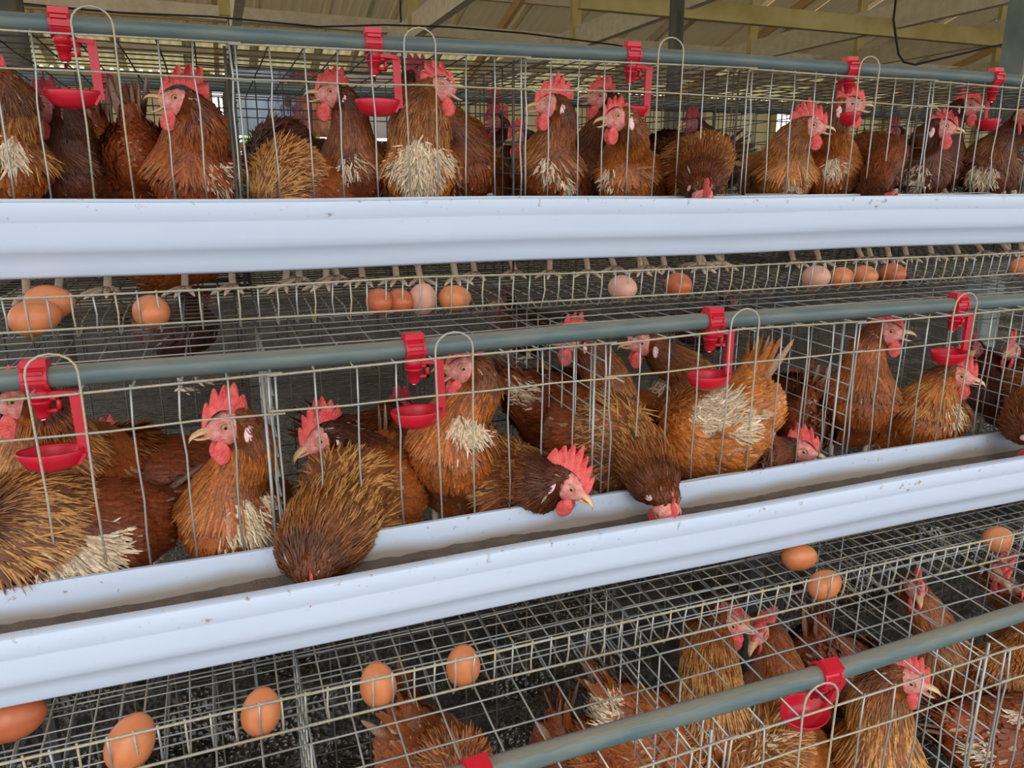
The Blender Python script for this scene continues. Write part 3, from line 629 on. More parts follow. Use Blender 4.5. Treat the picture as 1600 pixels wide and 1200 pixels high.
# --- head pieces, head frame: x to the beak, z up
HP = {}
def headpieces():
    b = MB()
    V, F = ellipsoid((.0025, 0, -.0012), (.0250, .0154, .0172), 28, 20)
    V = [(x, y*(1-.40*max(0, (x-.006)/.022)), z*(1-.36*max(0, (x-.006)/.022))+.0006*math.sin(x*900)*math.sin(z*700)) for x, y, z in V]
    b.add(V, F)
    for s in (-1, 1):   # eye rims
        P = [(.0075+.0062*math.cos(a), s*(.0136-.12*abs(.0062*math.cos(a))), .0035+.0052*math.sin(a)) for a in np.linspace(0, 2*math.pi, 15)]
        b.tube(P, .0013, 6, False)
    HP['face'] = b
    def combm(h, nt, ln, flop, seed):
        
        r = np.random.default_rng(seed); n = 44; rows = 6; V = []
        for side in (1, -1):
            for j in range(rows+1):
                v = j/rows
                for i in range(n+1):
                    u = i/n; env = math.sin(math.pi*min(1, (u*.86+.10)))**.65
                    tooth = abs(math.sin(math.pi*u*nt)); hh = h*env*(.42+.58*tooth**.8*(1-.12*((int(u*nt)*7) % 3)))
                    x = .027-ln*u-.010*v*v*u; zb = .012+.0065*math.sin(math.pi*min(1, u*1.05))-.010*(1-u)**3-.004*max(0, u-.85)*6
                    th = (.0034*(1-v)**.7+.0005)*(.6+.4*math.sin(math.pi*u)) * (1 if 0 < i < n else .05)
                    z = zb+hh*v; off = flop*v*v*h*math.sin(math.pi*u*.9)+.0015*math.sin(u*17)*v
                    V.append((x-.35*hh*v*u, side*th+off, z-abs(flop)*.45*v*v*h*.6))
        N = n+1; F = []; tot = (rows+1)*N
        for j in range(rows):
            for i in range(n):
                a = j*N+i; F.append((a, a+1, a+N+1, a+N)); a += tot; F.append((a, a+N, a+N+1, a+1))
        for i in range(n): a = rows*N+i; F.append((a, a+1, a+1+tot, a+tot))
        q = MB(); q.add(V, F); return q
    HP['comb0'] = combm(.027, 5, .036, .0, 1); HP['comb1'] = combm(.033, 7, .052, .15, 2); HP['comb2'] = combm(.030, 5, .048, .8, 3); HP['comb3'] = combm(.024, 5, .038, -.5, 4)
    for nm, sg in (('wl', 1), ('wr', -1)):
        V, F = ellipsoid((0, 0, 0), (.0095, .0030, .0135), 16, 12)
        V = [(x*(1-.35*max(0, z/.0135))+.0155-.002, sg*.0065+y+sg*.0012*math.sin(z*200), z-.0235) for x, y, z in V]
        q = MB(); q.add(V, F); HP[nm] = q
        V, F = ellipsoid((0, 0, 0), (.0048, .0018, .0098), 12, 8)
        V = [(x-.0125, sg*(.0178)+y, z-.0085) for x, y, z in V]; q = MB(); q.add(V, F); HP['l'+nm] = q
        q = MB(); V, F = ellipsoid((.0075, sg*.0116, .0035), (.0042, .0034, .0042), 14, 10); q.add(V, F, 0)
        V, F = ellipsoid((.0077, sg*.01390, .0035), (.0021, .0014, .0021), 10, 6); q.add(V, F, 1); HP['e'+nm] = q
    q = MB(); ps = [(.019, 0, .000), (.025, 0, -.0002), (.031, 0, -.0012), (.037, 0, -.0034), (.0405, 0, -.0068), (.0415, 0, -.0098)]; rw = [(.0072, .0058), (.0062, .0050), (.005, .0042), (.0036, .0034), (.0020, .0022), (.0004, .0006)]
    def horn(ps, rw, n=14, flat=False):
        V = []; F = []
        for (x, y, z), (ry, rz) in zip(ps, rw):
            for i in range(n):
                th = 2*math.pi*i/n; c_, s_ = math.cos(th), math.sin(th)
                if flat: s_ = s_ if s_ < 0 else s_*.15
                else: s_ = s_ if s_ > 0 else s_*.45
                V.append((x, y+ry*c_, z+rz*s_))
        for j in range(len(ps)-1):
            for i in range(n): F.append((j*n+i, j*n+(i+1) % n, (j+1)*n+(i+1) % n, (j+1)*n+i))
        F.append(tuple(range(n-1, -1, -1))); return V, F
    V, F = horn(ps, rw); q.add(V, F); HP['ub'] = q
    q = MB(); V, F = horn([(0, 0, 0), (.006, 0, -.0002), (.012, 0, .0), (.017, 0, .0008), (.0205, 0, .0022)], [(.0060, .0036), (.0055, .0034), (.0042, .003), (.0026, .0022), (.0006, .0006)], 12, True); q.add(V, F, 0)
    V, F = ellipsoid((.007, 0, .0003), (.009, .0032, .0012), 10, 6); q.add(V, F, 1); V, F = ellipsoid((-.003, 0, .002), (.007, .006, .004), 10, 6); q.add(V, F, 1); HP['lb'] = q
headpieces()
HM = {}
def hp(key, name, m, parent, mw, mats=None):
    ck = (key, m.name)
    if ck not in HM:
        o = HP[key].build(name, m, parent, True, mats); HM[ck] = o.data; o.matrix_local = mw
    else: o = link(name, HM[ck], parent, mw)
    return o
def feathers(P, Nn, D, L, W, cb, cc, ct, lift):
    n = len(P); S = np.cross(Nn, D); S /= (np.linalg.norm(S, axis=1)[:, None]+1e-9)
    L = L[:, None]; W = W[:, None]; lf = lift[:, None]
    m = P+D*L*.55+Nn*(lf*.75); t = P+D*L+Nn*(lf*.75-.08*L*0)
    b = P+Nn*.0004
    V = np.stack([b-S*W*.3, b+Nn*.0008, b+S*W*.3, m-S*W*.5-Nn*.0012, m+Nn*.0004, m+S*W*.5-Nn*.0012, t-S*W*.22-Nn*.0008, t+D*L*.10, t+S*W*.22-Nn*.0008], 1).reshape(-1, 3)
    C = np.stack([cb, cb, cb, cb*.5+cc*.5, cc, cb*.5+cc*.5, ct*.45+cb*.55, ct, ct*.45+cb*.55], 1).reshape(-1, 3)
    base = (np.arange(n)*9)[:, None]
    F = np.concatenate([base+np.array([q]) for q in ((0, 1, 4, 3), (1, 2, 5, 4), (3, 4, 7, 6), (4, 5, 8, 7))], 0)
    return V, F, C
hen_id = [0]
def hen(lb, e, hy, az, el, c, r, tone=.5, op=0, comb=0, cs=1.0, wp=(), puff=1.0, tier=2, dark=0, nf=1.0, size=1.0, tail=None, legs=True, hack=.5, mid=None, roll=0, bodyp=1.0, nk=None, wing=True):
    hen_id[0] += 1; sd = hen_id[0]*13; r_ = np.random.default_rng(sd)
    T = TIERS[tier-1]
    E = at(e[0], e[1], hy); C = at(*c); R = at(*r)
    x, y, z = head_frame(az, el, roll)
    # the pixel is the visible eye; the head centre lies behind it
    view = nrm(E-np.array([0, 0, CAMH])); sgn = 1 if np.dot(y, view) < 0 else -1
    sz = 1.18*size; bodyp = bodyp*(.93 if tier == 1 else .98)
    Hc = E-x*.0075*sz-z*.0035*sz-y*sgn*.012*sz
    fwd = nrm((C-R)*[1, 1, .3])
    P0 = C+np.array([0, 0, .02]); P3 = Hc-x*.014*sz-z*.005*sz
    dist = np.linalg.norm(P3-P0)
    if nk is None:
        P1 = P0+(np.array([0, 0, 1])*.55+fwd*.45)*dist*.42
        if P3[2] < P0[2]: P1 = P0+(fwd*.9+np.array([0, 0, .25]))*dist*.4
    else: P1 = P0+np.array(nk)*dist*.42
    P2 = P3-(x*.5+z*.8)*dist*.36
    bp_ = [P0, P1, P2, P3]
    prims = []; fl = []; ss = []
    def add(a, b, r0, r1, s0, s1): prims.append((a, b, r0, r1)); d = b-a; fl.append(nrm(d)); ss.append((s0, s1))
    hs = sz
    add(Hc+x*.012*hs-z*.001, Hc-x*.008*hs, .0085*hs, .0150*hs, 0, .03)
    pts = [bez(bp_, t) for t in np.linspace(1, 0, 6)]; rad = [.0175*hs]+[w0*(1+(puff-1)*math.sin(math.pi*min(1, q+.1))) for q, w0 in ((.2, .0235), (.4, .0265), (.6, .0300), (.8, .0360), (1.0, .0470))]
    for i in range(5): add(pts[i], pts[i+1], rad[i]*(1 if i == 0 else size), rad[i+1]*size, .05+.07*i, .05+.07*(i+1))
    B = bodyp*size
    up = np.array([0, 0, 1.])
    mid_ = (C+R)/2+up*.004-(up*.012)
    add(pts[-1], C-up*.004, .049*B, .059*B, .40, .5)
    add(C-up*.004, mid_-up*.006, .060*B, .071*B, .5, .65)
    add(mid_-up*.006, R, .071*B, .055*B, .65, .8)
    td = nrm(R-C) if tail is None else nrm(tail)
    td = nrm(td+up*(.45 if tail is None else 0))
    add(R, R+td*.065*B, .050*B, .020*B, .82, .95)
    V, F, PA = surface_nets(prims)
    k = .0042
    def normals(X):
        e_ = .0015; g = np.stack([sdf(X+np.eye(3)[q]*e_, PA, k)-sdf(X-np.eye(3)[q]*e_, PA, k) for q in range(3)], 1)
        return g/(np.linalg.norm(g, axis=1)[:, None]+1e-9)
    FL = np.array(fl); SS = np.array(ss)
    def flow(X):
        D, t = dists(X, PA); w_ = np.exp(-(D-D.min(1)[:, None])/.008); w_ /= w_.sum(1)[:, None]
        return w_@FL, (w_*(SS[:, 0]+t*(SS[:, 1]-SS[:, 0]))).sum(1)
    patches = [(at(a, b_, (c[2] if len(q) == 0 else q[0])), rr) for a, b_, rr, *q in wp]
    tv = tone
    base_body = RUST*(1-tv)*1.0+ORNG*tv if tv >= 0 else RUST
    if tone < .3: base_body = DARK+(RUST-DARK)*(tone/.3)
    elif tone < .65: base_body = RUST+(ORNG-RUST)*((tone-.3)/.35)
    else: base_body = ORNG+(GOLD*.8-ORNG)*((tone-.65)/.35)*.8
    base_body = base_body*.9
    def color(X, s, Nn):
        n1 = noise3(X, sd, 28); n2 = noise3(X, sd+5, 75)
        col = base_body[None]*(1+.28*n1[:, None]+.16*n2[:, None])
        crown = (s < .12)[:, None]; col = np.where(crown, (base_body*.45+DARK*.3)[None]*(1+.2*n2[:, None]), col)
        wm = np.zeros(len(X))
        for pc, rr in patches:
            # distance ignoring depth along the view so the patch lies on the visible side
            vd = nrm(pc-np.array([0, 0, CAMH])); q = X-pc; qp = q-(q@vd)[:, None]*vd
            dd = np.sqrt((qp**2).sum(1)); sidev = (Nn@vd) < .15
            wm = np.maximum(wm, np.clip((1.05-dd/rr+.38*n2+.2*n1)*3, 0, 1)*sidev)
        return col, wm
    root_loc = Vector((*((C[:2]+R[:2])/2), zfloor(T, (C[1]+R[1])/2)))
    root = empty('hen', root_loc); tag(root, lb, 'hen', 'brown hens in the cages')
    off = np.array(root_loc)
    fv, sv = flow(V); nv = normals(V); cv, wmv = color(V, sv, nv)
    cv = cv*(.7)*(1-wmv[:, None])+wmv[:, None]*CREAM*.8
    lx = (V-Hc)@x; lz = (V-Hc)@z
    fm = (sv < .06) & (lx > -.002) & (lz < .008); cv[fm] = [.55, .2, .17]
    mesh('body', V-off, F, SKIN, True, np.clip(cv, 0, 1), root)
    # plumage
    N_s = int(7500*nf)
    tri = V[F]; ar = np.linalg.norm(np.cross(tri[:, 2]-tri[:, 0], tri[:, 3]-tri[:, 1]), axis=1)
    cen = tri.mean(1); _, sc_ = flow(cen); ar = ar*np.where(sc_ < .42, 3.2, np.where(sc_ > .82, 1.6, 1)); ar /= ar.sum()
    fi = r_.choice(len(F), N_s, p=ar); uv = r_.random((N_s, 2)); q = tri[fi]
    X = (q[:, 0]*((1-uv[:, :1])*(1-uv[:, 1:]))+q[:, 1]*(uv[:, :1]*(1-uv[:, 1:]))+q[:, 2]*(uv[:, :1]*uv[:, 1:])+q[:, 3]*((1-uv[:, :1])*uv[:, 1:]))
    Fl, s = flow(X); Nn = normals(X)
    hx, hz = (X-Hc)@x/hs, (X-Hc)@z/hs; hy_ = np.abs((X-Hc)@y)/hs
    keep = ~((s < .14) & (np.linalg.norm(X-Hc, axis=1) < .034*hs) & ((hx > -.0095+.5*np.maximum(0, hz)) & (hz < .0095) & (hz > -.019) | (hx > .013)))
    X, Fl, s, Nn = X[keep], Fl[keep], s[keep], Nn[keep]; n = len(X)
    _, wm0 = color(X, s, Nn); ex = np.where((wm0 > .3) & (s > .2))[0]
    for _ in range(3):
        if len(ex): X = np.concatenate([X, X[ex]+r_.normal(size=(len(ex), 3))*.003]); Fl = np.concatenate([Fl, Fl[ex]]); s = np.concatenate([s, s[ex]]); Nn = np.concatenate([Nn, Nn[ex]])
    n = len(X)
    D = Fl-(Fl*Nn).sum(1)[:, None]*Nn
    onbody = (s > .45)[:, None]; D = np.where(onbody, D+np.array([0, 0, -.35])[None]*.8, D)
    D = D+r_.normal(size=(n, 3))*.13; D -= (D*Nn).sum(1)[:, None]*Nn; D /= (np.linalg.norm(D, axis=1)[:, None]+1e-9)
    col, wm = color(X, s, Nn)
    neck = np.clip((s-.05)/.06, 0, 1)*np.clip((.46-s)/.05, 0, 1)
    L = .0150+.007*r_.random(n); Wd = .0066+.003*r_.random(n)
    L = L*(1-neck)+neck*(.011+.075*np.clip(s-.08, 0, .35)*(1+.5*(puff-1))+.006*r_.random(n)); Wd = Wd*(1-neck)+neck*(.0024+.0034*np.clip((s-.08)/.3, 0, 1))
    hd = s < .08; L[hd] = .007; Wd[hd] = .0032
    L *= size; Wd *= size
    lift = (.0007+.0011*r_.random(n))*(1-neck)+neck*(.0010+.0045*max(0, puff-.85)*r_.random(n)*2)
    jt = (1+(.17+.16*neck[:, None])*r_.normal(size=(n, 1)))
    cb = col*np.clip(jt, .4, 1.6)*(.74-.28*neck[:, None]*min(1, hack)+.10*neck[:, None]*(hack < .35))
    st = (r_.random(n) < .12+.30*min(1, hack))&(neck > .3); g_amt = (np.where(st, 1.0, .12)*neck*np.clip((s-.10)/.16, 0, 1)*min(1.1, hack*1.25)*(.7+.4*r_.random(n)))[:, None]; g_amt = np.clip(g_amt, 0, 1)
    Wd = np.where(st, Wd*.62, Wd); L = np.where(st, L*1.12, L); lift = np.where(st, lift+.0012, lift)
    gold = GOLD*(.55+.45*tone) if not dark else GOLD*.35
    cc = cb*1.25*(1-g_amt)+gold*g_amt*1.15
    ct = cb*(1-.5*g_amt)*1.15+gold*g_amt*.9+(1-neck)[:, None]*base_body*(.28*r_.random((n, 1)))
    pr = ((r_.random(n) < wm) )[:, None]*np.clip(wm*1.2, 0, 1)[:, None]
    cw = CREAM*(1+.12*r_.normal(size=(n, 1)))*(1-np.array([.0, .12, .28])[None]*r_.random((n, 1))**2)
    pale = (r_.random(n) < .04*(1-neck)*(.5+tone))[:, None]*.4
    for_ = np.maximum(pr, pale)
    cb = cb*(1-for_)+cw*.9*for_; cc = cc*(1-for_)+cw*for_; ct = ct*(1-for_*.85)+cw*for_*.85
    fluff = wm > .5; L[fluff] = .014+.009*r_.random(fluff.sum()); Wd[fluff] = .0024+.0016*r_.random(fluff.sum()); lift[fluff] = .0006; D[fluff] += r_.normal(size=(fluff.sum(), 3))*.3; D /= np.linalg.norm(D, axis=1)[:, None]
    # wings take the upper side feathers
    lat = nrm(np.cross(fwd, up)); rel = X-(C+R)/2; side = rel@lat; hh = rel[:, 2]; al = rel@fwd; bl = np.linalg.norm(C-R)
    isw = (s > .5) & (s < .84) & (hh > -.038*B) & (abs(side) > .036*B) & (al < bl*.42)
    allm = ~isw
    sel = lambda m: feathers(X[m]-off, Nn[m], D[m], L[m], Wd[m], np.clip(cb[m], 0, 1), np.clip(cc[m], 0, 1), np.clip(ct[m], 0, 1), lift[m])
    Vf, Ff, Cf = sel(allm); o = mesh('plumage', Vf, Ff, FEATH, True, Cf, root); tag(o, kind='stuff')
    L[isw] *= 1.55; Wd[isw] *= 1.25; lift[isw] += .005; cb[isw] *= .85; cc[isw] *= .9
    for sg in (1, -1):
        m = isw & (side*sg > 0)
        if m.sum() > 20: Vf, Ff, Cf = sel(m); mesh('wing', Vf, Ff, FEATH, True, Cf, root)
    # tail feathers
    nt_ = 18; tb = R+td*.045*B; la = nrm(np.cross(td, up)); tu = np.cross(la, td)
    th = r_.normal(size=nt_)*.8; PX = tb+la*(th*.014)[:, None]+tu*(r_.normal(size=nt_)*.010)[:, None]; DX = td[None]+la[None]*(th*.28)[:, None]+tu[None]*(r_.normal(size=nt_)*.16)[:, None]; DX /= np.linalg.norm(DX, axis=1)[:, None]
    NX = np.tile(tu, (nt_, 1))+la[None]*th[:, None]*.9; NX -= (NX*DX).sum(1)[:, None]*DX; NX /= np.linalg.norm(NX, axis=1)[:, None]
    tc_ = np.tile(base_body*.8, (nt_, 1))*(1+.2*r_.normal(size=(nt_, 1))); tcp = tc_.copy(); pm = r_.random(nt_) < .4; tcp[pm] = tcp[pm]*.5+CREAM*.4*(.4+tone)
    Vf, Ff, Cf = feathers(PX-off, NX, DX, np.full(nt_, .062*size)+.02*r_.random(nt_), np.full(nt_, .012), tc_, tcp, tcp, np.full(nt_, .002))
    mesh('tail', Vf, Ff, FEATH, True, np.clip(Cf, 0, 1), root)
    # head
    mw = Matrix(((x[0], y[0], z[0], Hc[0]-off[0]), (x[1], y[1], z[1], Hc[1]-off[1]), (x[2], y[2], z[2], Hc[2]-off[2]), (0, 0, 0, 1))) @ Matrix.Scale(hs, 4)
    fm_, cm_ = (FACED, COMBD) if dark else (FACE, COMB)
    head = hp('face', 'head', fm_, root, mw)
    I4 = Matrix.Identity(4)
    hp('comb%d' % comb, 'comb', cm_, head, Matrix.Diagonal((1, 1, cs, 1)) if cs != 1 else I4)
    for q in ('wl', 'wr'):
        hp(q, 'wattle', cm_, head, I4); hp('l'+q, 'ear_lobe', LOBE if not dark else FACED, head, I4)
        hp('e'+q, 'eye', IRIS, head, I4, [IRIS, PUPIL])
    hp('ub', 'upper_beak', BEAK, head, Matrix.Translation((.019, 0, 0)) @ Matrix.Rotation(math.radians(-op*.35), 4, 'Y') @ Matrix.Translation((-.019, 0, 0)))
    hp('lb', 'lower_beak', BEAK, head, Matrix.Translation((.017, 0, -.0045)) @ Matrix.Rotation(math.radians(op*1.05+2), 4, 'Y'), [BEAK, MOUTH])
    # legs
    if legs:
        for sg in (1, -1):
            m0 = (C*.75+R*.25)+lat*sg*.036*B-up*.055*B; m0[1] = max(m0[1], T['yf']+.03) if tier != 1 or C[1] > 1.5 else C[1]-.012; zf = zfloor(T, m0[1]-.0)+.004
            q = MB(); fy = T['yf']+.012+r_.random()*.03 if tier == 1 and C[1] < 1.5 else m0[1]+r_.normal()*.008; ft = np.array([m0[0]+r_.normal()*.008, fy, zf+.008])
            ln = m0[2]-zf
            if ln > .03: q.tube([m0, m0*.5+ft*.5-fwd*.008*min(1, ln/.06), ft], [.0075, .0052, .0055], 8)
            for a_, L_ in ((-35, .042), (0, .050), (35, .042), (170, .022)):
                ca, sa = math.cos(math.radians(a_)), math.sin(math.radians(a_)); d = fwd*[1, 1, 0]; d = nrm(d); d = np.array([d[0]*ca-d[1]*sa, d[0]*sa+d[1]*ca, 0])
                q.tube([ft, ft+d*L_*.35+up*.001, ft+d*L_*.75-up*.003, ft+d*L_-up*.007], [.0052, .0042, .0036, .0012], 7)
            q.V = [tuple(np.array(v)-off) for v in q.V]
            q.build('leg', LEG, root)
    return root
# ------------------------------------------------------------------ the flock: top tier
hen('hen at the left edge of the top tier, long golden neck, head cut off', (-34, 118), 1.27, 185, 0, (8, 250, 1.33), (-20, 262, 1.5), .5, wp=[(22, 238, .020, 1.27)], hack=.9, tier=1, puff=1.15)
hen('shaded dark hen with dull comb under the leftmost top drinker cup', (68, 166), 1.37, 195, -5, (110, 262, 1.42), (175, 272, 1.5), .1, dark=1, tier=1, hack=.25, nk=(-.3, 0, .9))
hen('brown hen with raised red comb and wide open beak facing left, top tier', (274, 153), 1.275, 186, 8, (300, 272, 1.33), (350, 290, 1.50), .32, op=38, comb=2, cs=1.25, wp=[(350, 275, .022, 1.27)], hack=.25, tier=1, puff=1.3, nk=(.25, .1, .9))
hen('dull golden-brown hen turned away with her tail raised, left of the open-beaked one', (236, 262), 1.50, 100, -20, (235, 268, 1.50), (218, 250, 1.40), .3, tier=1, tail=(-.05, -.1, 1), hack=.3, nf=.8, nk=(0, .8, -.1))
hen('dark-necked hen with open beak and white breast facing left, above the pale-streaked back', (516, 143), 1.35, 180, 5, (552, 262, 1.38), (590, 270, 1.55), .22, op=22, comb=0, wp=[(541, 262, .026, 1.3)], hack=.3, tier=1, size=1.0)
hen('hen bent low so only her gold-streaked brown back shows at the top trough', (400, 362), 1.27, 200, -70, (450, 300, 1.32), (510, 285, 1.42), .36, hack=1.0, tier=1, nk=(-.7, -.3, -.2))
hen('very dark hen crouched behind the gold-streaked bent hen', (400, 262), 1.46, 170, -30, (440, 258, 1.47), (500, 262, 1.54), .05, dark=1, hack=.1, tier=1, nf=.7, nk=(-.8, 0, 0))
hen('hen with puffed golden neck, open beak facing right and bare white breast', (689, 134), 1.27, -24, 4, (655, 265, 1.325), (640, 280, 1.50), .68, op=35, comb=3, cs=1.1, wp=[(655, 262, .05, 1.27), (660, 225, .022, 1.28)], hack=.55, tier=1, puff=1.5, nk=(.1, 0, .9))
hen('brown hen standing behind the white-breasted one, head hidden, dark comb above', (662, 122), 1.36, -10, 5, (722, 255, 1.39), (745, 275, 1.53), .25, dark=1, hack=.35, tier=1, nk=(0, 0, 1))
hen('slim hen with tall pale red comb facing left, white belly, centre of top tier', (858, 160), 1.285, 177, 0, (860, 262, 1.335), (870, 275, 1.50), .38, op=14, comb=1, wp=[(853, 262, .022, 1.27), (885, 285, .018, 1.27)], hack=.45, tier=1, size=.98, puff=.95)
hen('dark hen with open beak facing left, behind the shorter ginger-necked hen', (938, 150), 1.40, 168, 6, (925, 262, 1.41), (930, 275, 1.55), .1, op=20, hack=.15, tier=1, nk=(.1, 0, 1))
hen('ginger-necked hen with flat red comb facing left, right of centre in the top tier', (965, 181), 1.252, 176, -4, (978, 272, 1.335), (1000, 280, 1.50), .6, op=18, comb=3, wp=[(952, 275, .016, 1.27)], hack=.35, tier=1)
hen('hen feeding head-down over the top trough, brown ruff of neck feathers toward the camera', (1086, 312), 1.165, 250, -75, (1085, 272, 1.33), (1060, 262, 1.50), .34, hack=.75, tier=1, puff=1.5, nk=(.15, -.9, .35))
hen('golden hen with pale red comb facing right, lower one of the right-hand pair', (1272, 195), 1.262, -50, -4, (1225, 268, 1.335), (1200, 275, 1.47), .72, op=16, comb=1, wp=[(1240, 285, .016, 1.27)], hack=.55, tier=1, puff=1.15)
hen('ginger hen with open beak facing right, upper one of the right-hand pair', (1332, 162), 1.262, -48, 2, (1300, 262, 1.36), (1280, 275, 1.52), .5, op=20, comb=0, wp=[(1302, 262, .014, 1.3)], hack=.4, tier=1)
hen('dark brown hen with her neck bent down over the top trough rim at the right', (1372, 330), 1.18, 265, -70, (1365, 262, 1.34), (1340, 252, 1.50), .16, hack=.1, tier=1, nk=(.05, -.9, .2))
hen('dark-necked hen with dull comb facing right, white breast, lower head at far right', (1478, 197), 1.27, -54, -6, (1440, 266, 1.345), (1400, 270, 1.50), .14, comb=3, wp=[(1440, 272, .030, 1.28)], hack=.2, tier=1, nk=(.1, 0, .9))
hen('dark hen facing right, her head above the lower dark hen at far right', (1516, 164), 1.37, -50, 0, (1470, 255, 1.42), (1440, 260, 1.56), .08, dark=0, op=8, hack=.1, tier=1)
hen('dark hen with white-flecked breast cut by the right edge, head raised', (1590, 178), 1.29, 225, 5, (1545, 262, 1.345), (1560, 270, 1.50), .12, op=20, wp=[(1530, 278, .03, 1.28)], hack=.35, tier=1, nk=(.35, -.1, .9))
hen('small dark hen head seen far behind, left of the slim white-bellied hen', (775, 190), 1.75, 200, 0, (790, 255, 1.80), (800, 262, 1.93), .05, dark=1, hack=.1, tier=1, nf=.6)
hen('dim hen with pinkish comb far behind, nearest the slim white-bellied hen', (812, 215), 1.68, 190, -10, (835, 258, 1.74), (860, 262, 1.88), .05, dark=0, hack=.1, tier=1, nf=.6)
hen('dark hen far behind facing left, above the feeding ruffed hen', (1084, 192), 1.78, 185, 0, (1110, 245, 1.82), (1135, 255, 1.93), .04, dark=1, hack=.1, tier=1, nf=.6)
hen('dark hen with dull comb far behind, between the right-hand pair and the dark pair', (1402, 205), 1.75, 190, 0, (1385, 255, 1.8), (1420, 262, 1.93), .05, dark=1, hack=.1, tier=1, nf=.6)
hen('grey-brown hen far behind at the left, tail side to the camera', (150, 215), 1.85, 160, 0, (180, 255, 1.80), (165, 245, 1.70), .3, dark=1, hack=.2, tier=1, nf=.6, tail=(-.1, -.2, 1))
hen('dark hen standing behind the feeding ruffed hen, low brown back', (1010, 240), 1.50, 150, -20, (1040, 262, 1.44), (1090, 262, 1.40), .1, dark=1, hack=.2, tier=1, nf=.7)
hen('hen lying down whose pale brown belly shows under the upper trough at the left', (392, 300), 1.36, 0, 0, (300, 378, 1.355), (205, 372, 1.37), .5, tier=1, hack=.3, wp=[(160, 440, .03, 1.3)], tail=(-1, 0, -.1), legs=False)
# middle tier
hen('hen behind the leftmost middle drinker, open beak, head partly cut off', (20, 628), 1.0, 185, 4, (75, 715, 1.05), (150, 730, 1.16), .42, op=20, hack=.7, tier=2, nk=(-.25, -.1, 1), puff=1.05)
hen('big hen lying at lower left, gold-tipped hackle, white belly and dark wing', (-38, 835), .93, 200, -40, (55, 832, .985), (190, 822, 1.04), .24, wp=[(95, 885, .036, .92), (150, 850, .02, .92)], hack=1.0, tier=2, nk=(-.9, -.1, -.1), puff=1.25, bodyp=1.12)
hen('plain dark-brown hen lying behind, her long back between drinker and the ginger hen', (160, 700), 1.22, 175, -10, (195, 745, 1.16), (290, 738, 1.17), .3, hack=.3, tier=2, nf=.8, nk=(-.9, 0, .1))
hen('ginger hen looking left with pink upright comb, white and cream breast, middle tier', (352, 668), .955, 193, -3, (362, 805, 1.005), (395, 800, 1.16), .5, op=4, comb=0, cs=1.1, wp=[(398, 815, .038, .94), (415, 780, .018, .94)], hack=.25, tier=2, puff=1.0, nk=(.1, -.05, 1), size=1.04)
hen('dark-headed hen with large pale red comb just behind the fanned feeding hen', (500, 690), 1.02, 205, -18, (560, 745, 1.08), (610, 760, 1.18), .06, comb=1, cs=1.1, dark=0, hack=.1, tier=2, nk=(-.6, 0, .6))
hen('hen feeding head-down in the lower trough, wide fan of gold-edged neck feathers', (508, 924), .845, 262, -78, (540, 800, .985), (600, 735, 1.10), .46, hack=1.25, tier=2, puff=1.75, nk=(-.25, -.95, -.1), bodyp=1.08)
hen('upright ginger hen with open beak and white breast patch beside the middle drinker', (724, 576), .99, 176, 4, (708, 700, 1.02), (730, 735, 1.15), .5, op=36, comb=3, wp=[(737, 675, .026, .96)], hack=.2, tier=2, size=1.03, nk=(0, 0, 1), puff=1.1)
hen('hen with her head out over the lower trough facing right, red comb, gold ruff', (893, 764), .865, -40, -32, (800, 765, 1.0), (770, 745, 1.12), .26, comb=1, hack=.8, tier=2, puff=1.35, nk=(.6, -.7, .1))
hen('hen feeding head-down in the lower trough, slimmer gold-tipped neck, right of centre', (1030, 804), .835, 268, -74, (960, 700, 1.0), (900, 650, 1.14), .36, comb=0, cs=.6, hack=.9, tier=2, puff=1.35, nk=(.45, -.85, -.2), bodyp=1.08)
hen('tall ginger-necked hen whose head is behind the middle pipe, facing left', (893, 530), 1.13, 168, 0, (950, 650, 1.13), (1010, 660, 1.2), .38, hack=.55, tier=2, nk=(.1, .1, 1), puff=1.1)
hen('hen facing left with her comb behind the middle pipe, left of the third drinker', (1003, 536), 1.13, 162, 0, (1075, 620, 1.14), (1130, 640, 1.2), .42, wp=[(1035, 600, .015, 1.08)], hack=.5, tier=2, nk=(-.1, 0, 1))
hen('pale ginger hen with white fluffy flank and raised tail below the third drinker', (1040, 690), 1.10, 190, -30, (1085, 680, 1.02), (1160, 640, 1.0), .68, wp=[(1110, 640, .035, .95), (1150, 670, .02, .95)], hack=.4, tier=2, tail=(.25, 0, 1), nk=(-.8, .1, 0), bodyp=1.1)
hen('hen crouched low with her head just above the trough rim facing right', (1256, 706), .955, -48, -6, (1175, 728, .99), (1090, 742, 1.03), .12, comb=0, hack=.15, tier=2, nk=(.95, 0, .05), bodyp=.85)
hen('tall ginger hen with open beak facing right behind the wire divider', (1392, 518), 1.03, -50, 3, (1345, 618, 1.06), (1315, 635, 1.16), .42, op=22, comb=3, hack=.15, tier=2, nk=(.1, 0, 1), size=1.03)
hen('ginger hen with pale breast and bright comb facing right, far right of the middle tier', (1503, 588), .975, -60, -6, (1450, 650, 1.01), (1390, 662, 1.12), .52, comb=1, wp=[(1494, 645, .02, .95)], hack=.55, tier=2, nk=(.3, 0, .8))
hen('dark hen with dull comb standing behind the hen at far right of the middle tier', (1532, 545), 1.16, 215, -5, (1560, 610, 1.17), (1600, 620, 1.25), .08, dark=1, hack=.1, tier=2, nf=.8)
hen('hen at the right edge bending over the lower trough, speckled brown ruff', (1622, 705), .81, 262, -70, (1630, 628, .96), (1660, 600, 1.08), .40, hack=.45, tier=2, puff=1.5, nk=(-.4, -.9, 0))
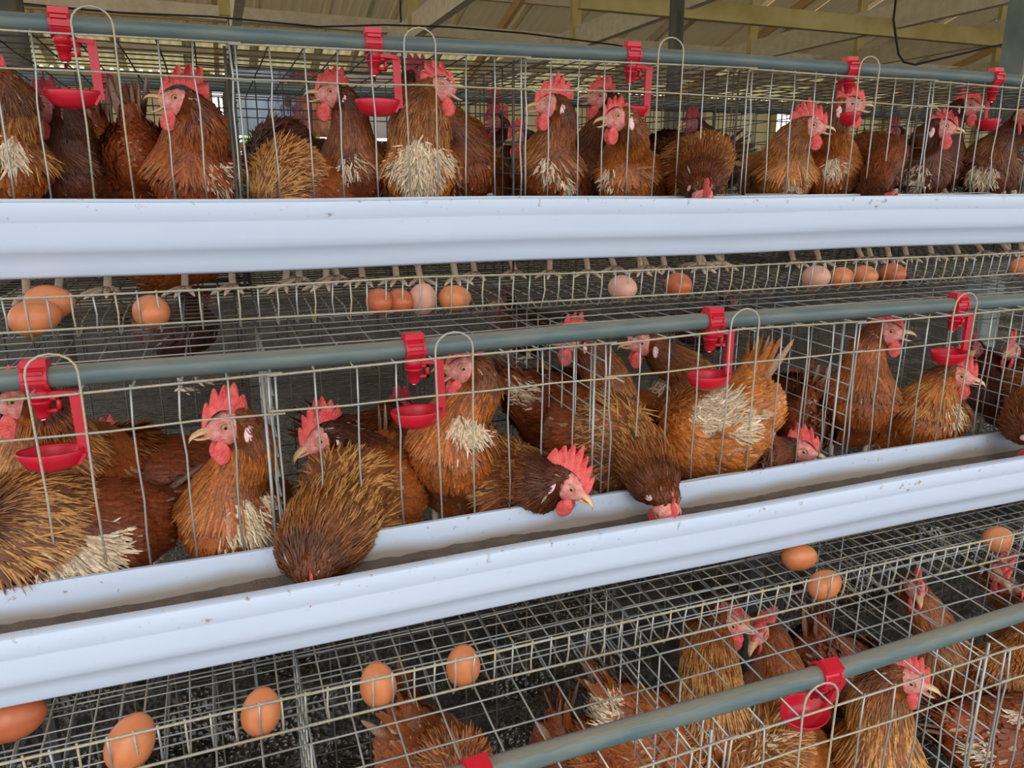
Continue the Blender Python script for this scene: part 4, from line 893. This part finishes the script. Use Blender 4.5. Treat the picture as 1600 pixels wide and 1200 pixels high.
hen('hen turned away behind the wire divider, mottled brown back', (1230, 610), 1.24, 95, -20, (1235, 640, 1.19), (1245, 660, 1.08), .28, hack=.2, tier=2, nf=.8, tail=(0, -.3, 1), nk=(0, .9, 0))
hen('dim dark hen with ruffled cream feathers behind the dark-faced hen', (640, 640), 1.24, 30, 0, (600, 700, 1.22), (560, 700, 1.22), .12, dark=1, hack=.2, tier=2, nf=.8, wp=[(565, 690, .03, 1.16)])
hen('dim hen with ruffled pale tail feathers left of the tall ginger-necked hen', (960, 600), 1.26, 40, 0, (890, 640, 1.22), (840, 625, 1.19), .3, dark=1, hack=.2, tier=2, nf=.8, wp=[(835, 620, .03, 1.12)], tail=(-.7, -.1, .6))
hen('dark red-combed hen at the far right edge of the middle tier', (1590, 548), 1.12, 200, 0, (1615, 620, 1.12), (1640, 630, 1.2), .08, hack=.1, tier=2, nf=.8)
# bottom tier
hen('bottom-tier hen facing right with pink comb and long gold-streaked neck', (1146, 978), .86, -46, -6, (1110, 1110, .83), (1090, 1130, .93), .46, comb=3, hack=1.0, tier=3, puff=1.3, nk=(0, 0, 1))
hen('hen with bright comb and wattles beside the streaked-neck hen, looking down-left', (1196, 992), .88, 215, -20, (1215, 1090, .86), (1235, 1110, .95), .38, comb=2, hack=.35, tier=3, nk=(0, 0, 1))
hen('pale-faced hen behind the tray lip looking at the camera, right of the lower egg', (1420, 918), .95, 235, -10, (1465, 1030, .92), (1500, 1050, 1.0), .42, hack=.4, tier=3, nk=(0, 0, 1))
hen('hen with bright wattles under the rightmost egg of the lower tray', (1553, 895), .95, 250, -15, (1600, 1010, .93), (1640, 1020, 1.0), .45, comb=2, hack=.4, tier=3, nk=(0, 0, 1))
hen('hen with open beak facing right behind the front wires of the bottom tier', (1424, 1068), .70, -54, -6, (1370, 1175, .73), (1340, 1200, .86), .52, op=22, comb=1, hack=.85, tier=3, puff=1.3, nk=(.05, 0, 1))
hen('brown hen with cream tail seen from behind, left of the streaked-neck hen', (1120, 1180), .80, -30, 0, (1060, 1165, .84), (985, 1130, .86), .42, wp=[(950, 1118, .03, .84)], hack=.6, tier=3, tail=(-.5, .2, .8))
hen('brown hen of which only the small upright tail shows, bottom centre', (930, 1250), .85, -20, -20, (925, 1210, .86), (885, 1175, .9), .3, hack=.2, tier=3, tail=(-.15, .1, 1), bodyp=.85)
hen('brown hen with streaked upright tail below the third egg', (720, 1290), .80, -40, -20, (700, 1230, .84), (655, 1175, .9), .4, hack=.4, tier=3, tail=(-.25, .1, 1))
hen('brown hen with cream-spotted wing filling the lower right corner', (1660, 1060), .80, 20, 0, (1625, 1155, .72), (1530, 1150, .74), .32, wp=[(1550, 1180, .02, .68), (1590, 1120, .012, .68)], hack=.4, tier=3, bodyp=1.15, nk=(.8, 0, .6))
hen('pale cream and ginger hen under the cup of the lowest drinker', (1150, 1290), .72, 215, -40, (1200, 1185, .76), (1245, 1170, .86), .66, wp=[(1170, 1110, .03, .72), (1190, 1160, .018, .7)], hack=.5, tier=3, nk=(-.7, -.3, -.1))
hen('olive-brown hen behind the cup of the lowest drinker, tail raised', (1370, 1040), .97, 20, 0, (1345, 1060, .95), (1280, 1030, .94), .25, hack=.3, tier=3, nf=.8, tail=(-.1, .1, 1))
hen('brown hen by the divider at the right, pale patch on her neck', (1610, 940), .9, 30, 0, (1560, 1060, .84), (1500, 1090, .88), .4, wp=[(1500, 1020, .018, .8)], hack=.5, tier=3)
# far side of the stand, middle tier
for i, (u, y_, lb_) in enumerate(((300, 2.10, 'dim hen deep inside behind the middle pipe at the left, in the shade'), (800, 2.13, 'dim hen deep inside behind the middle pipe, centre, in the shade'), (1130, 2.1, 'dim hen deep inside behind the middle pipe at the right, in the shade'))):
    hen(lb_, (u-14*(1 if i % 2 else -1), 470), y_, 180 if i % 2 else 0, -5, (u, 510, y_+.02), (u+50*(1 if i % 2 else -1), 512, y_+.06), .05, dark=1, hack=.2, tier=2, nf=.35)
